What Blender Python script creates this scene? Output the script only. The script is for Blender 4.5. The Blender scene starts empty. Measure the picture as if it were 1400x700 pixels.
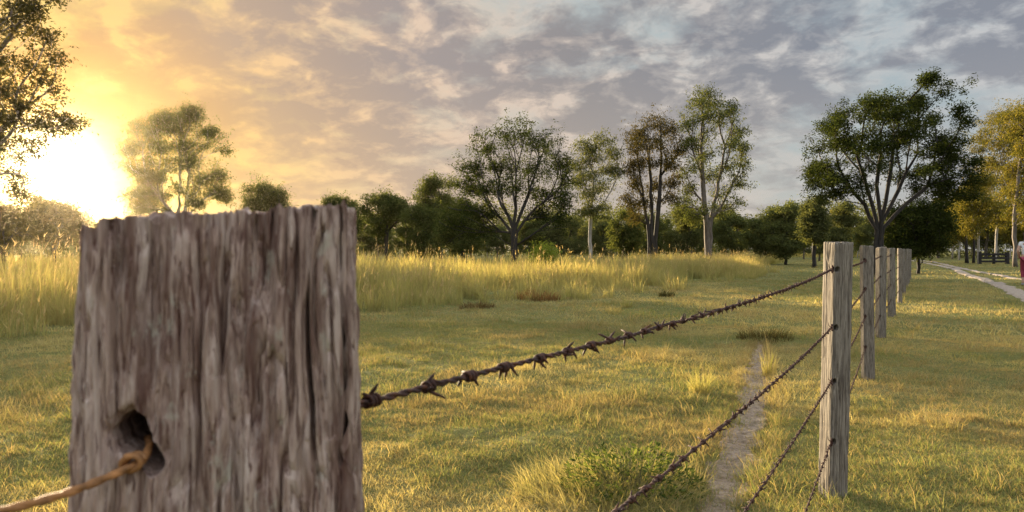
import bpy, math, random
import numpy as np
from mathutils import Vector, Matrix

random.seed(7)
rng = np.random.default_rng(7)
scene = bpy.context.scene
COL = scene.collection
PI = math.pi
F = 1011.0            # focal length in photograph pixels (1400 wide)
HOR = 342.0           # horizon row
CAMZ = 1.16
SUN_AZ, SUN_EL = math.radians(-32.1), math.radians(5.6)
SUN = Vector((math.sin(SUN_AZ)*math.cos(SUN_EL), math.cos(SUN_AZ)*math.cos(SUN_EL), math.sin(SUN_EL)))

def wx(px, d): return (px-700.0)/F*d
def wz(py, d): return CAMZ+(HOR-py)/F*d
def W(px, py, d): return np.array((wx(px, d), d, wz(py, d)))

# ------------------------------------------------------------------ noise
def _hash(ix, iy, iz, seed):
    h = (ix.astype(np.int64)*374761393 + iy.astype(np.int64)*668265263 + iz.astype(np.int64)*2147483647*3 + seed*974634777) & 0xFFFFFFFF
    h = ((h ^ (h >> 13))*1274126177) & 0xFFFFFFFF
    h = ((h ^ (h >> 16))*2246822519) & 0xFFFFFFFF
    h = h ^ (h >> 15)
    return (h & 0xFFFFFF)/float(0xFFFFFF)
def vn(x, y, seed=0):
    x = np.asarray(x, float); y = np.asarray(y, float)
    x, y = np.broadcast_arrays(x, y)
    ix = np.floor(x); iy = np.floor(y); fx = x-ix; fy = y-iy
    fx = fx*fx*(3-2*fx); fy = fy*fy*(3-2*fy)
    ix = ix.astype(np.int64); iy = iy.astype(np.int64); z = np.zeros_like(ix)
    a = _hash(ix, iy, z, seed); b = _hash(ix+1, iy, z, seed)
    c = _hash(ix, iy+1, z, seed); d = _hash(ix+1, iy+1, z, seed)
    return (a+(b-a)*fx)*(1-fy)+(c+(d-c)*fx)*fy
def fbm(x, y, seed=0, octv=4, gain=.5):
    s = 0; a = 1; t = 0
    for o in range(octv):
        s = s+a*vn(np.asarray(x)*2**o, np.asarray(y)*2**o, seed+o*17); t += a; a *= gain
    return s/t
def sstep(a, b, x):
    t = np.clip((np.asarray(x, float)-a)/(b-a), 0, 1); return t*t*(3-2*t)

# ------------------------------------------------------------------ mesh / object helpers
def mesh_np(name, verts, polys, colors=None, smooth=False):
    """polys: list of integer arrays (M,k)"""
    me = bpy.data.meshes.new(name)
    verts = np.asarray(verts, np.float32)
    me.vertices.add(len(verts)); me.vertices.foreach_set('co', verts.ravel())
    polys = [np.asarray(p, np.int32) for p in polys if len(p)]
    nl = sum(p.size for p in polys); npol = sum(len(p) for p in polys)
    me.loops.add(nl); me.polygons.add(npol)
    me.loops.foreach_set('vertex_index', np.concatenate([p.ravel() for p in polys]))
    tot = np.concatenate([np.full(len(p), p.shape[1], np.int32) for p in polys])
    st = np.concatenate(([0], np.cumsum(tot)[:-1])).astype(np.int32)
    me.polygons.foreach_set('loop_start', st)
    me.polygons.foreach_set('loop_total', tot)
    me.polygons.foreach_set('use_smooth', np.full(npol, smooth))
    me.update(calc_edges=True)
    if colors is not None:
        c = np.ones((len(verts), 4), np.float32); c[:, :3] = colors
        at = me.color_attributes.new('tint', 'FLOAT_COLOR', 'POINT')
        at.data.foreach_set('color', c.ravel())
    return me
def link(name, me, mat=None, parent=None, loc=None):
    o = bpy.data.objects.new(name, me); COL.objects.link(o)
    if mat is not None and not me.materials: me.materials.append(mat)
    if parent is not None: o.parent = parent
    if loc is not None: o.location = loc
    return o
def tag(o, label=None, cat=None, group=None, kind=None):
    if label: o['label'] = label
    if cat: o['category'] = cat
    if group: o['group'] = group
    if kind: o['kind'] = kind
    return o
def empty(name, loc, rz=0, label=None, cat=None, group=None):
    o = bpy.data.objects.new(name, None); COL.objects.link(o)
    o.location = loc; o.rotation_euler = (0, 0, rz); o.empty_display_size = .1
    return tag(o, label, cat, group)

class Geo:
    def __init__(s): s.v = []; s.q = []; s.t = []; s.c = []; s.n = 0
    def add(s, v, q=None, t=None, c=None):
        v = np.asarray(v, float).reshape(-1, 3)
        if q is not None and len(q): s.q.append(np.asarray(q)+s.n)
        if t is not None and len(t): s.t.append(np.asarray(t)+s.n)
        s.v.append(v); s.n += len(v)
        if c is not None: s.c.append(np.broadcast_to(np.asarray(c, float), v.shape))
    def tube(s, pts, rad, sides=6, cap=True, c=None):
        pts = np.asarray(pts, float); n = len(pts)
        rad = np.broadcast_to(np.asarray(rad, float), (n,))
        tan = np.gradient(pts, axis=0); tan /= np.linalg.norm(tan, axis=1)[:, None]+1e-12
        up = np.array((0, 0, 1.)) if abs(tan[0, 2]) < .9 else np.array((1., 0, 0))
        u = np.cross(tan[0], up); u /= np.linalg.norm(u)
        us = [u]
        for i in range(1, n):
            u = us[-1]-tan[i]*np.dot(us[-1], tan[i]); u /= np.linalg.norm(u)+1e-12; us.append(u)
        us = np.array(us); vs = np.cross(tan, us)
        a = np.arange(sides)/sides*2*PI
        v = pts[:, None]+rad[:, None, None]*(np.cos(a)[None, :, None]*us[:, None]+np.sin(a)[None, :, None]*vs[:, None])
        i = np.arange(n-1)[:, None]*sides; j = np.arange(sides)[None]; k = (j+1) % sides
        q = np.stack((i+j, i+k, i+sides+k, i+sides+j), -1).reshape(-1, 4)
        v = v.reshape(-1, 3); t = []
        if cap:
            v = np.vstack((v, pts[:1], pts[-1:])); b = n*sides
            t = [(b, (x+1) % sides, x) for x in range(sides)]+[(b+1, b-sides+x, b-sides+(x+1) % sides) for x in range(sides)]
        s.add(v, q, t, c)
    def box(s, cx, cy, cz, sx, sy, sz, rz=0):
        c, n = math.cos(rz), math.sin(rz); v = []
        for z in (-1, 1):
            for x, y in ((-1, -1), (1, -1), (1, 1), (-1, 1)):
                X, Y = x*sx/2, y*sy/2
                v.append((cx+c*X-n*Y, cy+n*X+c*Y, cz+z*sz/2))
        s.add(v, [(0, 3, 2, 1), (4, 5, 6, 7), (0, 1, 5, 4), (1, 2, 6, 5), (2, 3, 7, 6), (3, 0, 4, 7)])
    def mesh(s, name, smooth=False):
        q = [np.concatenate(s.q)] if s.q else []; t = [np.concatenate(s.t)] if s.t else []
        return mesh_np(name, np.concatenate(s.v), q+t, np.concatenate(s.c) if s.c else None, smooth)

# ------------------------------------------------------------------ materials
def new_mat(name):
    m = bpy.data.materials.new(name); m.use_nodes = True
    nt = m.node_tree; nt.nodes.clear()
    return m, nt
def N(nt, typ, **kw):
    n = nt.nodes.new(typ)
    for k, v in kw.items():
        if k.startswith('i_'):
            key = k[2:]
            n.inputs[int(key) if key.isdigit() else key].default_value = v
        else: setattr(n, k, v)
    return n
def ramp(nt, stops, fac, interp='LINEAR'):
    r = N(nt, 'ShaderNodeValToRGB'); e = r.color_ramp.elements; r.color_ramp.interpolation = interp
    while len(e) < len(stops): e.new(.5)
    for el, (p, c) in zip(e, stops):
        el.position = p; el.color = (*c, 1) if len(c) == 3 else c
    nt.links.new(fac, r.inputs[0]); return r.outputs[0]
def mixc(nt, fac, a, b, mode='MIX'):
    m = N(nt, 'ShaderNodeMix', data_type='RGBA', blend_type=mode)
    for idx, val in ((0, fac), (6, a), (7, b)):
        if hasattr(val, 'links') or isinstance(val, bpy.types.NodeSocket): nt.links.new(val, m.inputs[idx])
        else: m.inputs[idx].default_value = val if idx == 0 else ((*val, 1) if len(val) == 3 else val)
    return m.outputs[2]
def math_(nt, op, a, b=None, clamp=False):
    m = N(nt, 'ShaderNodeMath', operation=op, use_clamp=clamp)
    for i, v in ((0, a), (1, b)):
        if v is None: continue
        if isinstance(v, bpy.types.NodeSocket): nt.links.new(v, m.inputs[i])
        else: m.inputs[i].default_value = v
    return m.outputs[0]
def noise(nt, vec, scale, detail=4, rough=.55, dist=0):
    n = N(nt, 'ShaderNodeTexNoise'); n.inputs['Scale'].default_value = scale; n.inputs['Detail'].default_value = detail
    n.inputs['Roughness'].default_value = rough; n.inputs['Distortion'].default_value = dist
    nt.links.new(vec, n.inputs['Vector']); return n.outputs['Fac']
def mapping(nt, vec, scale=(1, 1, 1), loc=(0, 0, 0), rot=(0, 0, 0)):
    n = N(nt, 'ShaderNodeMapping'); n.inputs['Scale'].default_value = scale; n.inputs['Location'].default_value = loc; n.inputs['Rotation'].default_value = rot
    nt.links.new(vec, n.inputs['Vector']); return n.outputs[0]

def leaf_mat(name, trans=.45, sheen=.0, tmul=(1.25, 1.15, .6)):
    m, nt = new_mat(name)
    a = N(nt, 'ShaderNodeVertexColor', layer_name='tint')
    d = N(nt, 'ShaderNodeBsdfDiffuse'); t = N(nt, 'ShaderNodeBsdfTranslucent')
    nt.links.new(a.outputs[0], d.inputs[0])
    tc = mixc(nt, 1.0, a.outputs[0], tmul, 'MULTIPLY'); nt.links.new(tc, t.inputs[0])
    mx = N(nt, 'ShaderNodeMixShader', i_0=trans)
    nt.links.new(d.outputs[0], mx.inputs[1]); nt.links.new(t.outputs[0], mx.inputs[2])
    out = N(nt, 'ShaderNodeOutputMaterial')
    last = mx.outputs[0]
    if sheen:
        g = N(nt, 'ShaderNodeBsdfGlossy'); g.inputs['Roughness'].default_value = .45
        mx2 = N(nt, 'ShaderNodeMixShader', i_0=sheen)
        nt.links.new(last, mx2.inputs[1]); nt.links.new(g.outputs[0], mx2.inputs[2]); last = mx2.outputs[0]
    nt.links.new(last, out.inputs[0]); return m
def bark_mat(name, c0, c1, c2, sc=3.0):
    m, nt = new_mat(name); g = N(nt, 'ShaderNodeTexCoord').outputs['Object']
    f = noise(nt, mapping(nt, g, (sc*3, sc*3, sc*.6)), 1.0, 5, .6)
    col = ramp(nt, [(.3, c0), (.5, c1), (.72, c2)], f)
    b = N(nt, 'ShaderNodeBsdfPrincipled'); b.inputs['Roughness'].default_value = .9
    nt.links.new(col, b.inputs['Base Color'])
    bp = N(nt, 'ShaderNodeBump'); bp.inputs['Strength'].default_value = .6; bp.inputs['Distance'].default_value = .03
    nt.links.new(f, bp.inputs['Height']); nt.links.new(bp.outputs[0], b.inputs['Normal'])
    nt.links.new(b.outputs[0], N(nt, 'ShaderNodeOutputMaterial').inputs[0]); return m
def plain_mat(name, col, rough=.8, metal=0, var=.25, sc=8):
    m, nt = new_mat(name); g = N(nt, 'ShaderNodeTexCoord').outputs['Object']
    f = noise(nt, g, sc, 4)
    c = ramp(nt, [(.3, tuple(x*(1-var) for x in col)), (.7, tuple(min(1, x*(1+var)) for x in col))], f)
    b = N(nt, 'ShaderNodeBsdfPrincipled'); b.inputs['Roughness'].default_value = rough; b.inputs['Metallic'].default_value = metal
    nt.links.new(c, b.inputs['Base Color'])
    nt.links.new(b.outputs[0], N(nt, 'ShaderNodeOutputMaterial').inputs[0]); return m

GRASS = leaf_mat('grass_blades', .5, 0, (1.25, 1.1, .6))
LEAF = leaf_mat('tree_leaves', .42, 0)
BARK_DARK = bark_mat('dark_bark', (.016, .013, .011), (.032, .026, .021), (.06, .047, .037))
BARK_PALE = bark_mat('pale_bark', (.2, .17, .14), (.36, .32, .27), (.55, .5, .44))
BARK_MID = bark_mat('grey_bark', (.07, .055, .045), (.15, .12, .095), (.26, .22, .18))

# ------------------------------------------------------------------ camera
cam = bpy.data.cameras.new('camera'); co = bpy.data.objects.new('camera', cam); COL.objects.link(co)
co.location = (0, 0, CAMZ); co.rotation_euler = (PI/2-math.atan(8/F), 0, 0)
cam.sensor_width = 36; cam.lens = 36*F/1400; cam.clip_start = .01; cam.clip_end = 4000
cam.dof.use_dof = True; cam.dof.focus_distance = 4.5; cam.dof.aperture_fstop = 17.0
scene.camera = co

# ------------------------------------------------------------------ light and sky
sl = bpy.data.lights.new('sun', 'SUN'); so = bpy.data.objects.new('sun', sl); COL.objects.link(so)
so.rotation_euler = SUN.to_track_quat('Z', 'Y').to_euler(); so.location = (-60, 100, 40)
sl.energy = 5.0; sl.angle = math.radians(.6); sl.color = (1.0, .80, .52)

wd = bpy.data.worlds.new('World'); scene.world = wd; wd.use_nodes = True
nt = wd.node_tree; nt.nodes.clear()
tcg = N(nt, 'ShaderNodeTexCoord').outputs['Generated']
sky = N(nt, 'ShaderNodeTexSky', sky_type='NISHITA'); sky.sun_disc = False
sky.sun_elevation = SUN_EL; sky.sun_rotation = SUN_AZ
nrm = N(nt, 'ShaderNodeVectorMath', operation='NORMALIZE'); nt.links.new(tcg, nrm.inputs[0])
sp = N(nt, 'ShaderNodeSeparateXYZ'); nt.links.new(nrm.outputs[0], sp.inputs[0])
dp = N(nt, 'ShaderNodeVectorMath', operation='DOT_PRODUCT'); nt.links.new(nrm.outputs[0], dp.inputs[0]); dp.inputs[1].default_value = SUN
ca = dp.outputs['Value']
ang = math_(nt, 'DIVIDE', math_(nt, 'ARCCOSINE', math_(nt, 'MINIMUM', ca, 1.0)), PI)      # 0..1 = 0..180 deg from the sun
zc = math_(nt, 'MAXIMUM', math_(nt, 'ADD', sp.outputs[2], .32), .05)
cv = N(nt, 'ShaderNodeCombineXYZ')
nt.links.new(math_(nt, 'DIVIDE', sp.outputs[0], zc), cv.inputs[0]); nt.links.new(math_(nt, 'DIVIDE', sp.outputs[1], zc), cv.inputs[1])
P = mapping(nt, cv.outputs[0], (1.35, 1.35, 1), (3.4, 1.3, 0), (0, 0, .5))
def vnoise(vec, scale, detail, rough, dist):
    return noise(nt, vec, scale, detail, rough, dist)
big = vnoise(P, 1.5, 3, .5, .3)
mid = vnoise(mapping(nt, P, (1, 1, 1), (5, 2, 0)), 4.1, 10, .60, .4)
fine = vnoise(mapping(nt, P, (1, 1, 1), (1.7, 8.2, 0)), 15.0, 6, .62, .5)
lump = vnoise(mapping(nt, P, (1, 1, 1), (9.7, 3.2, 0)), 5.5, 8, .58, .35)
dens = math_(nt, 'ADD', math_(nt, 'ADD', math_(nt, 'MULTIPLY', big, .45), math_(nt, 'MULTIPLY', mid, .75)), math_(nt, 'MULTIPLY', fine, .17))
# cover: thicker over the middle of the view and near the horizon, open in two places
def blob(az, el, r, amt):
    a, e = math.radians(az), math.radians(el)
    v = (math.sin(a)*math.cos(e), math.cos(a)*math.cos(e), math.sin(e))
    d = N(nt, 'ShaderNodeVectorMath', operation='DOT_PRODUCT'); nt.links.new(nrm.outputs[0], d.inputs[0]); d.inputs[1].default_value = v
    x = math_(nt, 'DIVIDE', math_(nt, 'ARCCOSINE', math_(nt, 'MINIMUM', d.outputs['Value'], 1.0)), math.radians(r))
    g = math_(nt, 'POWER', 2.718, math_(nt, 'MULTIPLY', math_(nt, 'MULTIPLY', x, x), -1.0))
    return math_(nt, 'MULTIPLY', g, amt)
def deg(px, py):
    az = math.degrees(math.atan((px-700)/F)); el = math.degrees(math.atan((HOR-py)/F*math.cos(math.radians(az)))); return az, el
cover = dens
for (px, py, r, amt) in [(640, 20, 5, -.16), (760, 20, 4, -.10), (1200, 60, 4, -.13), (1320, 130, 5, -.07), (1180, 190, 4, -.08), (500, 110, 9, .10), (800, 180, 9, .12), (1060, 90, 6, .13), (1360, 60, 4, .09), (250, 30, 8, .08), (200, 110, 6, .09), (1380, 60, 5, .03), (700, 100, 6, .06)]:
    cover = math_(nt, 'ADD', cover, blob(*deg(px, py), r, amt))
alpha = ramp(nt, [(.54, (0, 0, 0)), (.64, (.55, .55, .55)), (.76, (1, 1, 1))], cover)
thick = ramp(nt, [(.36, (0, 0, 0)), (.48, (.6, .6, .6)), (.64, (1, 1, 1))], math_(nt, 'ADD', math_(nt, 'ADD', math_(nt, 'MULTIPLY', math_(nt, 'SUBTRACT', cover, .69), .8), math_(nt, 'SUBTRACT', math_(nt, 'MULTIPLY', lump, 1.5), .25)), math_(nt, 'MULTIPLY', math_(nt, 'SUBTRACT', fine, .5), .25)))
K = 2**-1.9/.1
def kc(c): return tuple(x for x in c)
edge = ramp(nt, [(0, (1.0, .72, .25)), (.05, (1.0, .62, .24)), (.10, (.90, .62, .36)), (.16, (.76, .60, .48)), (.24, (.62, .57, .53)), (.33, (.56, .565, .57)), (.5, (.54, .56, .60)), (1, (.9, .92, .95))], ang)
body = ramp(nt, [(0, (.9, .48, .12)), (.04, (.74, .42, .16)), (.08, (.54, .395, .29)), (.145, (.385, .335, .32)), (.21, (.295, .285, .295)), (.3, (.25, .27, .315)), (.5, (.27, .295, .35)), (1, (.72, .75, .82))], ang)
clear = ramp(nt, [(0, (1.0, .75, .14)), (.04, (1.0, .70, .14)), (.08, (.90, .64, .27)), (.14, (.66, .62, .50)), (.2, (.50, .56, .56)), (.32, (.40, .49, .54)), (.5, (.35, .45, .52)), (1, (.7, .77, .86))], ang)
skyc = N(nt, 'ShaderNodeVectorMath', operation='SCALE'); nt.links.new(sky.outputs[0], skyc.inputs[0]); skyc.inputs['Scale'].default_value = .10
clr = mixc(nt, .9, skyc.outputs[0], clear)
cl = mixc(nt, thick, edge, body)
tot = mixc(nt, alpha, clr, cl)
# bright low band near the horizon and the aureole round the sun
hz = ramp(nt, [(0, (1, 1, 1)), (.10, (.6, .6, .6)), (.24, (0, 0, 0))], math_(nt, 'ABSOLUTE', sp.outputs[2]))
hzc = ramp(nt, [(0, (1.0, .62, .08)), (.05, (1.0, .60, .10)), (.10, (.86, .55, .25)), (.17, (.74, .57, .40)), (.28, (.64, .56, .46)), (.45, (.55, .54, .54)), (1, (.70, .70, .74))], ang)
tot = mixc(nt, math_(nt, 'MULTIPLY', hz, .54), tot, hzc)
def aure(width, amt):
    x = math_(nt, 'DIVIDE', ang, width/180)
    return math_(nt, 'MULTIPLY', math_(nt, 'POWER', 2.718, math_(nt, 'MULTIPLY', math_(nt, 'MULTIPLY', x, x), -1.0)), amt)
def addcol(a, fac, c):
    s = N(nt, 'ShaderNodeVectorMath', operation='SCALE'); s.inputs[0].default_value = c; nt.links.new(fac, s.inputs['Scale'])
    ad = N(nt, 'ShaderNodeVectorMath', operation='ADD'); nt.links.new(a, ad.inputs[0]); nt.links.new(s.outputs[0], ad.inputs[1]); return ad.outputs[0]
tot = addcol(tot, aure(2.1, 5.0), (1, .86, .5))
tot = addcol(tot, aure(4.6, .8), (1, .50, .02))
tot = addcol(tot, aure(8.5, .04), (1, .55, .03))
up_ = N(nt, 'ShaderNodeMapRange', interpolation_type='SMOOTHSTEP'); nt.links.new(sp.outputs[2], up_.inputs[0]); up_.inputs[1].default_value = .34; up_.inputs[2].default_value = .75; up_.inputs[3].default_value = 1; up_.inputs[4].default_value = 3.3
br_ = N(nt, 'ShaderNodeVectorMath', operation='SCALE'); nt.links.new(tot, br_.inputs[0]); nt.links.new(up_.outputs[0], br_.inputs['Scale']); tot = br_.outputs[0]
fin = N(nt, 'ShaderNodeVectorMath', operation='SCALE'); nt.links.new(tot, fin.inputs[0]); fin.inputs['Scale'].default_value = K
bg = N(nt, 'ShaderNodeBackground'); bg.inputs['Strength'].default_value = .1
nt.links.new(fin.outputs[0], bg.inputs[0])
nt.links.new(bg.outputs[0], N(nt, 'ShaderNodeOutputWorld').inputs[0])

scene.view_settings.view_transform = 'Standard'; scene.view_settings.look = 'None'
scene.view_settings.exposure = 1.9; scene.view_settings.gamma = 1
scene.cycles.use_denoising = True
scene.cycles.max_bounces = 6; scene.cycles.diffuse_bounces = 3; scene.cycles.transmission_bounces = 4
scene.cycles.volume_bounces = 0; scene.cycles.transparent_max_bounces = 4
scene.cycles.sample_clamp_indirect = 6

# ------------------------------------------------------------------ ground
PATH = np.array([(.15, 1.2), (.55, 2.3), (.925, 3.28), (1.17, 3.94), (1.5, 4.73), (1.9, 5.78), (2.45, 7.4), (2.95, 8.8), (3.3, 9.8)])
PATHW = np.array([.07, .085, .095, .12, .125, .12, .10, .06, .02])
RUT1 = np.array([(9.5, 12.5), (12.9, 18.6), (17.5, 27), (22, 36), (27, 45), (37, 66), (48, 90)])
RUT2 = np.array([(15.5, 19), (19.8, 28.6), (25.2, 40), (31, 52), (38.6, 67), (50, 92)])
def poly_dist(x, y, pl):
    best = np.full(np.shape(x), 1e9); bt = np.zeros(np.shape(x))
    for i in range(len(pl)-1):
        a, b = pl[i], pl[i+1]; ab = b-a; L = ab@ab
        t = np.clip(((x-a[0])*ab[0]+(y-a[1])*ab[1])/L, 0, 1)
        d = np.hypot(x-a[0]-t*ab[0], y-a[1]-t*ab[1])
        m = d < best; best = np.where(m, d, best); bt = np.where(m, i+t, bt)
    return best, bt
def ground_h(x, y):
    x = np.asarray(x, float); y = np.asarray(y, float)
    r = np.hypot(x, y)
    h = .09*(fbm(x*.55+31, y*.55+7, 3, 3)-.5)+.075*(fbm(x*2.3, y*2.3, 9, 4, .6)-.5)
    h = h*sstep(400, 40, r)
    d, _ = poly_dist(x, y, PATH)
    return h-.035*np.exp(-(d/.16)**2)
def graded(a0, a1, step0, c0, c1, g=1.09):
    xs = list(np.arange(c0, c1+1e-6, step0)); s = step0; x = xs[-1]
    while x < a1: s *= g; x += s; xs.append(x)
    s = step0; x = xs[0]; pre = []
    while x > a0: s *= g; x -= s; pre.append(x)
    return np.array(pre[::-1]+xs)
gx = graded(-700, 700, .07, -5, 7); gy = graded(-60, 760, .07, 2.4, 11)
X, Y = np.meshgrid(gx, gy); Z = ground_h(X, Y)
nx, ny = len(gx), len(gy)
i = np.arange(ny-1)[:, None]*nx+np.arange(nx-1)[None]
q = np.stack((i, i+1, i+nx+1, i+nx), -1).reshape(-1, 4)
gm, nt = new_mat('meadow_soil'); tc = N(nt, 'ShaderNodeTexCoord').outputs['Object']
n1 = noise(nt, tc, .5, 5, .6); n2 = noise(nt, tc, 14, 6, .65); n3 = noise(nt, tc, 1.9, 4, .6)
c = ramp(nt, [(.3, (.07, .085, .022)), (.5, (.15, .14, .04)), (.62, (.22, .175, .06)), (.75, (.17, .115, .05))], n1)
c2 = ramp(nt, [(.3, (.05, .045, .02)), (.55, (.16, .15, .045)), (.75, (.30, .25, .09))], n2)
c = mixc(nt, .5, c, c2); c = mixc(nt, ramp(nt, [(.5, (0, 0, 0)), (.75, (.5, .5, .5))], n3), c, (.10, .13, .03))
b = N(nt, 'ShaderNodeBsdfPrincipled'); b.inputs['Roughness'].default_value = 1; b.inputs['Specular IOR Level'].default_value = .1
nt.links.new(c, b.inputs['Base Color'])
bp = N(nt, 'ShaderNodeBump'); bp.inputs['Strength'].default_value = .9; bp.inputs['Distance'].default_value = .04
nt.links.new(n2, bp.inputs['Height']); nt.links.new(bp.outputs[0], b.inputs['Normal'])
nt.links.new(b.outputs[0], N(nt, 'ShaderNodeOutputMaterial').inputs[0])
tag(link('ground', mesh_np('ground', np.stack((X, Y, Z), -1).reshape(-1, 3), [q], None, True), gm), kind='structure')

def soil_mat(name, a, b_, c_):
    m, nt = new_mat(name); g = N(nt, 'ShaderNodeTexCoord').outputs['Object']
    f = noise(nt, g, 20, 9, .7); f2 = noise(nt, g, 85, 5, .6)
    col = ramp(nt, [(.33, a), (.5, b_), (.68, c_)], f)
    col = mixc(nt, ramp(nt, [(.52, (0, 0, 0)), (.72, (.7, .7, .7))], f2), col, a)
    b = N(nt, 'ShaderNodeBsdfPrincipled'); b.inputs['Roughness'].default_value = .95
    nt.links.new(col, b.inputs['Base Color'])
    bp = N(nt, 'ShaderNodeBump'); bp.inputs['Strength'].default_value = .8; bp.inputs['Distance'].default_value = .02
    nt.links.new(math_(nt, 'ADD', f, math_(nt, 'MULTIPLY', f2, .4)), bp.inputs['Height']); nt.links.new(bp.outputs[0], b.inputs['Normal'])
    nt.links.new(b.outputs[0], N(nt, 'ShaderNodeOutputMaterial').inputs[0]); return m
SOIL = soil_mat('bare_grey_soil', (.10, .066, .042), (.25, .178, .118), (.38, .29, .205))
SAND = soil_mat('pale_track_sand', (.16, .12, .085), (.31, .24, .18), (.44, .35, .27))
def ribbon(name, pl, widths, mat, step, cross, rag, seed, lift=.006):
    seg = np.linalg.norm(np.diff(pl, axis=0), axis=1); s = np.concatenate(([0], np.cumsum(seg)))
    t = np.arange(0, s[-1], step)
    # smooth the centre line
    cx = np.interp(t, s, pl[:, 0]); cy = np.interp(t, s, pl[:, 1]); w = np.interp(t, s, widths)
    k = max(3, int(1.0/step)); ker = np.ones(k)/k
    cx = np.convolve(np.pad(cx, k//2, 'reflect', reflect_type='odd'), ker, 'same')[k//2:k//2+len(t)]; cy = np.convolve(np.pad(cy, k//2, 'reflect', reflect_type='odd'), ker, 'same')[k//2:k//2+len(t)]
    tx = np.gradient(cx); ty = np.gradient(cy); l = np.hypot(tx, ty); nxn, nyn = ty/l, -tx/l
    wl = w*(1+rag*(fbm(t*4.5, t*0+seed, seed, 5, .65)-.5)*2.4); wr = w*(1+rag*(fbm(t*4.5, t*0+seed+9, seed+5, 5, .65)-.5)*2.4)
    u = np.linspace(0, 1, cross)
    off = -wl[:, None]*(1-u)[None]+wr[:, None]*u[None]
    Xr = cx[:, None]+nxn[:, None]*off; Yr = cy[:, None]+nyn[:, None]*off
    Zr = ground_h(Xr, Yr)+lift+.013*(fbm(Xr*11, Yr*19, seed, 4, .6)-.5)*(np.minimum(u, 1-u)*2)[None]
    # the rim dips under the turf
    Zr[:, 0] -= .03; Zr[:, -1] -= .03
    n = len(t); i = np.arange(n-1)[:, None]*cross+np.arange(cross-1)[None]
    q = np.stack((i, i+1, i+cross+1, i+cross), -1).reshape(-1, 4)
    return tag(link(name, mesh_np(name, np.stack((Xr, Yr, Zr), -1).reshape(-1, 3), [q], None, True), mat), kind='structure')
ribbon('path', PATH, PATHW*.95, SOIL, .015, 25, .7, 4, .014)
ribbon('road', RUT1, np.array([.24, .25, .22, .2, .2, .2, .2]), SAND, .25, 9, .5, 11, .03)
ribbon('road', RUT2, np.array([.16, .16, .16, .16, .16, .16]), SAND, .25, 9, .6, 23, .03)

# ------------------------------------------------------------------ grass
STRAW = np.array((.60, .50, .25)); DRY = np.array((.44, .32, .17)); OLIVE = np.array((.34, .30, .125)); GREEN = np.array((.21, .24, .095)); LIME = np.array((.28, .33, .055)); RUST = np.array((.40, .29, .155))
def blades(px, py, pz, h, w, lean, la, seg, cb, ct, rot=None):
    n = len(px); rot = rng.uniform(0, 2*PI, n) if rot is None else rot
    base = np.stack((px, py, pz), -1); wd_ = np.stack((np.cos(rot), np.sin(rot), np.zeros(n)), -1)*w[:, None]*.5
    ld = np.stack((np.cos(la), np.sin(la), np.zeros(n)), -1)*(lean*h)[:, None]
    drop = (lean**2*.35*h)[:, None]*np.array((0, 0, 1.))
    up = h[:, None]*np.array((0, 0, 1.))
    vs = []; cs = []
    ts = np.arange(seg)/seg
    for t in ts:
        c = base+up*t-drop*t*t+ld*t*t; k = (1-t*.55)
        vs += [c-wd_*k, c+wd_*k]; cc = cb+(ct-cb)*t; cs += [cc, cc]
    vs.append(base+up-drop+ld); cs.append(ct)
    m = len(vs); v = np.stack(vs, 1).reshape(-1, 3); c = np.stack(cs, 1).reshape(-1, 3)
    o = np.arange(n)[:, None]*m
    quads = [np.concatenate([o+2*s_+np.array((0, 1, 3, 2))[None] for s_ in range(seg-1)])] if seg > 1 else []
    tri = o+np.array((m-3, m-2, m-1))[None]
    return v, quads, tri, c
def polar(n, r0, r1, half, power=1.0):
    u = rng.random(n); r = np.sqrt(r0*r0+u*(r1*r1-r0*r0)) if power == 1 else r0+(r1-r0)*u**power
    a = rng.uniform(-half, half, n); return np.sin(a)*r, np.cos(a)*r
FRONT = np.array([(-40, 6.5), (-12, 8.6), (-7.3, 10.2), (-6.2, 12.8), (-4.6, 15.2), (-3.2, 16.6), (0, 18.8), (4.65, 23.5), (9.2, 31), (16, 46), (26, 68), (40, 100)])
def tall_zone(x, y):
    return y-np.interp(x, FRONT[:, 0], FRONT[:, 1])
def colour_patch(x, y):
    """how dry (0 green .. 1 straw) and how rusty the turf is here"""
    a = fbm(x*.75+3, y*.75, 41, 4); b_ = fbm(x*.33+60, y*.33, 51, 3); r = fbm(x*.9+11, y*.9+5, 61, 3)
    return sstep(.41, .58, a*.65+b_*.35), sstep(.52, .66, r)
def lawn_colors(x, y):
    n = len(x); dry, rust = colour_patch(x, y); u = rng.random(n)
    p = np.clip(dry*.75+u*.5-.17, 0, 1)[:, None]
    c = np.where(p < .5, GREEN+(OLIVE-GREEN)*p*2, OLIVE+(STRAW-OLIVE)*(p-.5)*2)
    c = c+(RUST-c)*(rust*(rng.random(n) < .65)*.7)[:, None]
    c = c+(DRY-c)*((rng.random(n) < .32)*.8)[:, None]
    c = c*(rng.uniform(.75, 1.2, n))[:, None]
    return c
lawnV = []; lawnQ = []; lawnT = []; lawnC = []; nb = 0
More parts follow.
